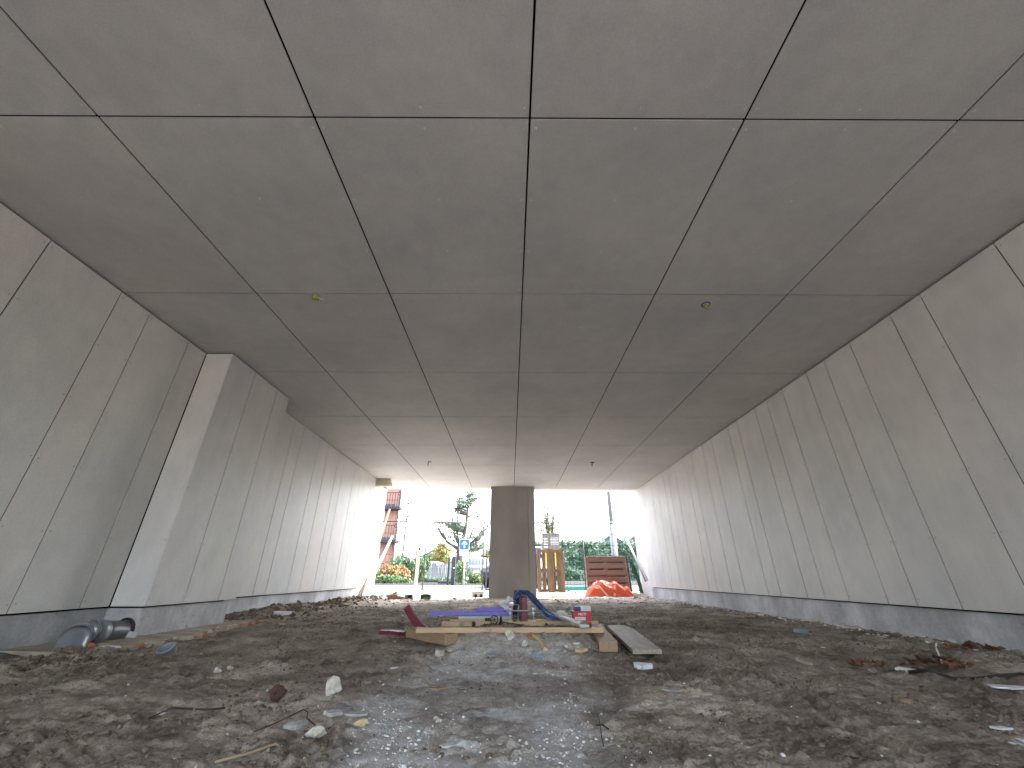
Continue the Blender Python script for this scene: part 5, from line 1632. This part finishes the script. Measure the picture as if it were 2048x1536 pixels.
mb = MB(); mb.smooth = True; mb.tube([(0, 0, 0), (0, 0, 9.3)], .05, 8); mb.build('centre_post', M_iron, st)
nst = 52
tr_mb = MB().add([(0.04, -.03, 0), (.78, -.13, 0), (.78, .13, 0), (.04, .03, 0), (0.04, -.03, .035), (.78, -.13, .035), (.78, .13, .035), (.04, .03, .035)], [(0, 3, 2, 1), (4, 5, 6, 7), (0, 1, 5, 4), (1, 2, 6, 5), (2, 3, 7, 6), (3, 0, 4, 7)])
t0_ = tr_mb.build('tread', M_iron, st)
hp = []
for k in range(nst):
    a_ = k*2*pi/13+.4; z = .15+k*.175
    if k == 0: t0_.location = (0, 0, z); t0_.rotation_euler = (0, 0, a_)
    else: link('tread', t0_.data, None, st, (0, 0, z), (0, 0, a_))
    hp.append((cos(a_)*.78, sin(a_)*.78, z+.95))
mb = MB(); mb.smooth = True; mb.tube(hp, .018, 5); mb.build('handrail', M_iron, st)
mb = MB()
for k in range(0, nst):
    x_, y_, z_ = hp[k]; mb.box(x_-.007, x_+.007, y_-.007, y_+.007, z_-.92, z_)
mb.build('balusters', M_iron, st, stuff=True)

# ---- cars
def car(loc, rz, label, paint, estate=True):
    r = empty('parked_car', loc, rz, label, 'car')
    # sections along x (front at +x): x, z_low, z_belt, halfwidth
    secs = [(-2.12, .48, .78, .70), (-2.05, .34, .95, .80), (-1.6, .30, 1.0, .87), (-.8, .28, 1.0, .89), (.2, .28, .99, .89), (.85, .28, .96, .88), (1.5, .30, .88, .86), (1.95, .34, .76, .80), (2.13, .46, .64, .66)]
    vs = []; fs = []
    for (x, zl, zb_, hw) in secs:
        vs += [(x, -hw*.92, zl), (x, -hw, zl+.14), (x, -hw, (zl+zb_)/2+.05), (x, -hw*.93, zb_), (x, -hw*.5, zb_+.03), (x, hw*.5, zb_+.03), (x, hw*.93, zb_), (x, hw, (zl+zb_)/2+.05), (x, hw, zl+.14), (x, hw*.92, zl)]
    for i in range(len(secs)-1):
        for k in range(10):
            fs.append((i*10+k, i*10+(k+1) % 10, (i+1)*10+(k+1) % 10, (i+1)*10+k))
    fs.append(tuple(range(9, -1, -1))); b_ = (len(secs)-1)*10; fs.append(tuple(b_+k for k in range(10)))
    me = mesh('body', vs, fs, True)
    o = link('body', me, paint, r)
    # cabin
    cab = [(-2.0, .95, .78, .95), (-1.72, .97, .80, 1.40), (-1.3, .98, .81, 1.50), (-.3, .98, .82, 1.53), (.35, .98, .81, 1.48), (1.15, .92, .79, .94)]
    vs = []; fs = []
    for (x, zb_, hw, zt) in cab:
        hw2 = hw-.20*(zt-zb_)/.55
        vs += [(x, -hw, zb_), (x, -hw2, zt-.04), (x, -hw2*.8, zt), (x, hw2*.8, zt), (x, hw2, zt-.04), (x, hw, zb_)]
    for i in range(len(cab)-1):
        for k in range(5):
            fs.append((i*6+k, i*6+k+1, (i+1)*6+k+1, (i+1)*6+k))
    link('glasshouse', mesh('glasshouse', vs, fs, True), M_glass, r)
    # roof skin and pillars
    vs = []; fs = []
    rf = [c for c in cab if c[3] > 1.3]
    for (x, zb_, hw, zt) in rf:
        hw2 = hw-.20*(zt-zb_)/.55+.006
        vs += [(x, -hw2, zt-.05), (x, -hw2*.8, zt+.008), (x, hw2*.8, zt+.008), (x, hw2, zt-.05)]
    for i in range(len(rf)-1):
        for k in range(3):
            fs.append((i*4+k, i*4+k+1, (i+1)*4+k+1, (i+1)*4+k))
    link('roof', mesh('roof', vs, fs, True), paint, r)
    for sgn in (-1, 1):
        for (xa, za, xb, zb2, hwA, hwB) in ((1.12, .95, .36, 1.45, .80, .655), (-.45, .98, -.42, 1.49, .83, .655), (-1.98, .96, -1.66, 1.42, .80, .66), (-1.25, .98, -1.15, 1.48, .83, .655)):
            pl = beam_between('pillar', (xa, sgn*hwA, za), (xb, sgn*hwB, zb2), .035, .06, paint, r, .004)
        mi_ = MB().bevbox(.12, .16, .10, .02, Matrix.Translation((.72, sgn*.98, 1.0))).build('mirror', paint, r)
        for nm, x_, m_ in (('headlight', 2.02, M_label), ('tail_light', -2.04, M_red)):
            MB().bevbox(.10, .24, .13, .02, Matrix.Translation((x_, sgn*.60, .70 if x_ > 0 else .86))).build(nm, m_, r)
        for x_ in (-1.32, 1.32):
            w_ = empty('wheel', (x_, sgn*.80, .32)); w_.parent = r
            mb = MB(); mb.smooth = True
            mb.tube([(0, -.11, 0), (0, -.09, 0), (0, .09, 0), (0, .11, 0)], lambda t: (.28, .32, .32, .28)[int(round(t*3))], 24)
            mb.build('tyre', M_black, w_)
            mb = MB()
            mb.tube([(0, sgn*.105, 0), (0, sgn*.118, 0)], .20, 18)
            for k in range(5):
                a_ = k*2*pi/5
                mb.box(-.02, .02, min(sgn*.118, sgn*.13), max(sgn*.118, sgn*.13), .02, .19, Matrix.Rotation(a_, 4, 'Y'))
            mb.build('rim', M_galv, w_)
            ar_ = MB(); ar_.smooth = True
            ar_.tube([(.37*cos(pi*k/10), 0, .37*sin(pi*k/10)) for k in range(11)], .03, 6)
            ar_.build('wheel_arch', M_black, r, (x_, sgn*.865, .32))
    MB().box(-2.145, -2.12, -.26, .26, .52, .63).build('number_plate', M_label, r)
    MB().bevbox(.1, 1.3, .16, .02, Matrix.Translation((2.08, 0, .42))).build('grille', M_black, r)
    return r
P_dark = simple('dark_blue_car_paint', (.022, .028, .05), (.018, .024, .045), .28, spec=.6)
P_pale = simple('pale_car_paint', (.15, .16, .17), (.14, .15, .16), .3, spec=.6)
P_white = simple('white_car_paint', (.5, .51, .52), (.48, .49, .5), .3, spec=.6)
car((.45, 18.4, GZ(18)-.01), radians(243), 'dark blue car nearest us, mostly hidden behind the column', P_dark)
car((-2.45, 31.5, GZ(31)+.01), radians(97), 'pale silver car parked with its rear to us right of the road sign', P_pale)
car((-8.4, 43, GZ(43)+.01), radians(160), 'small white car far away left of the white fence', P_white)
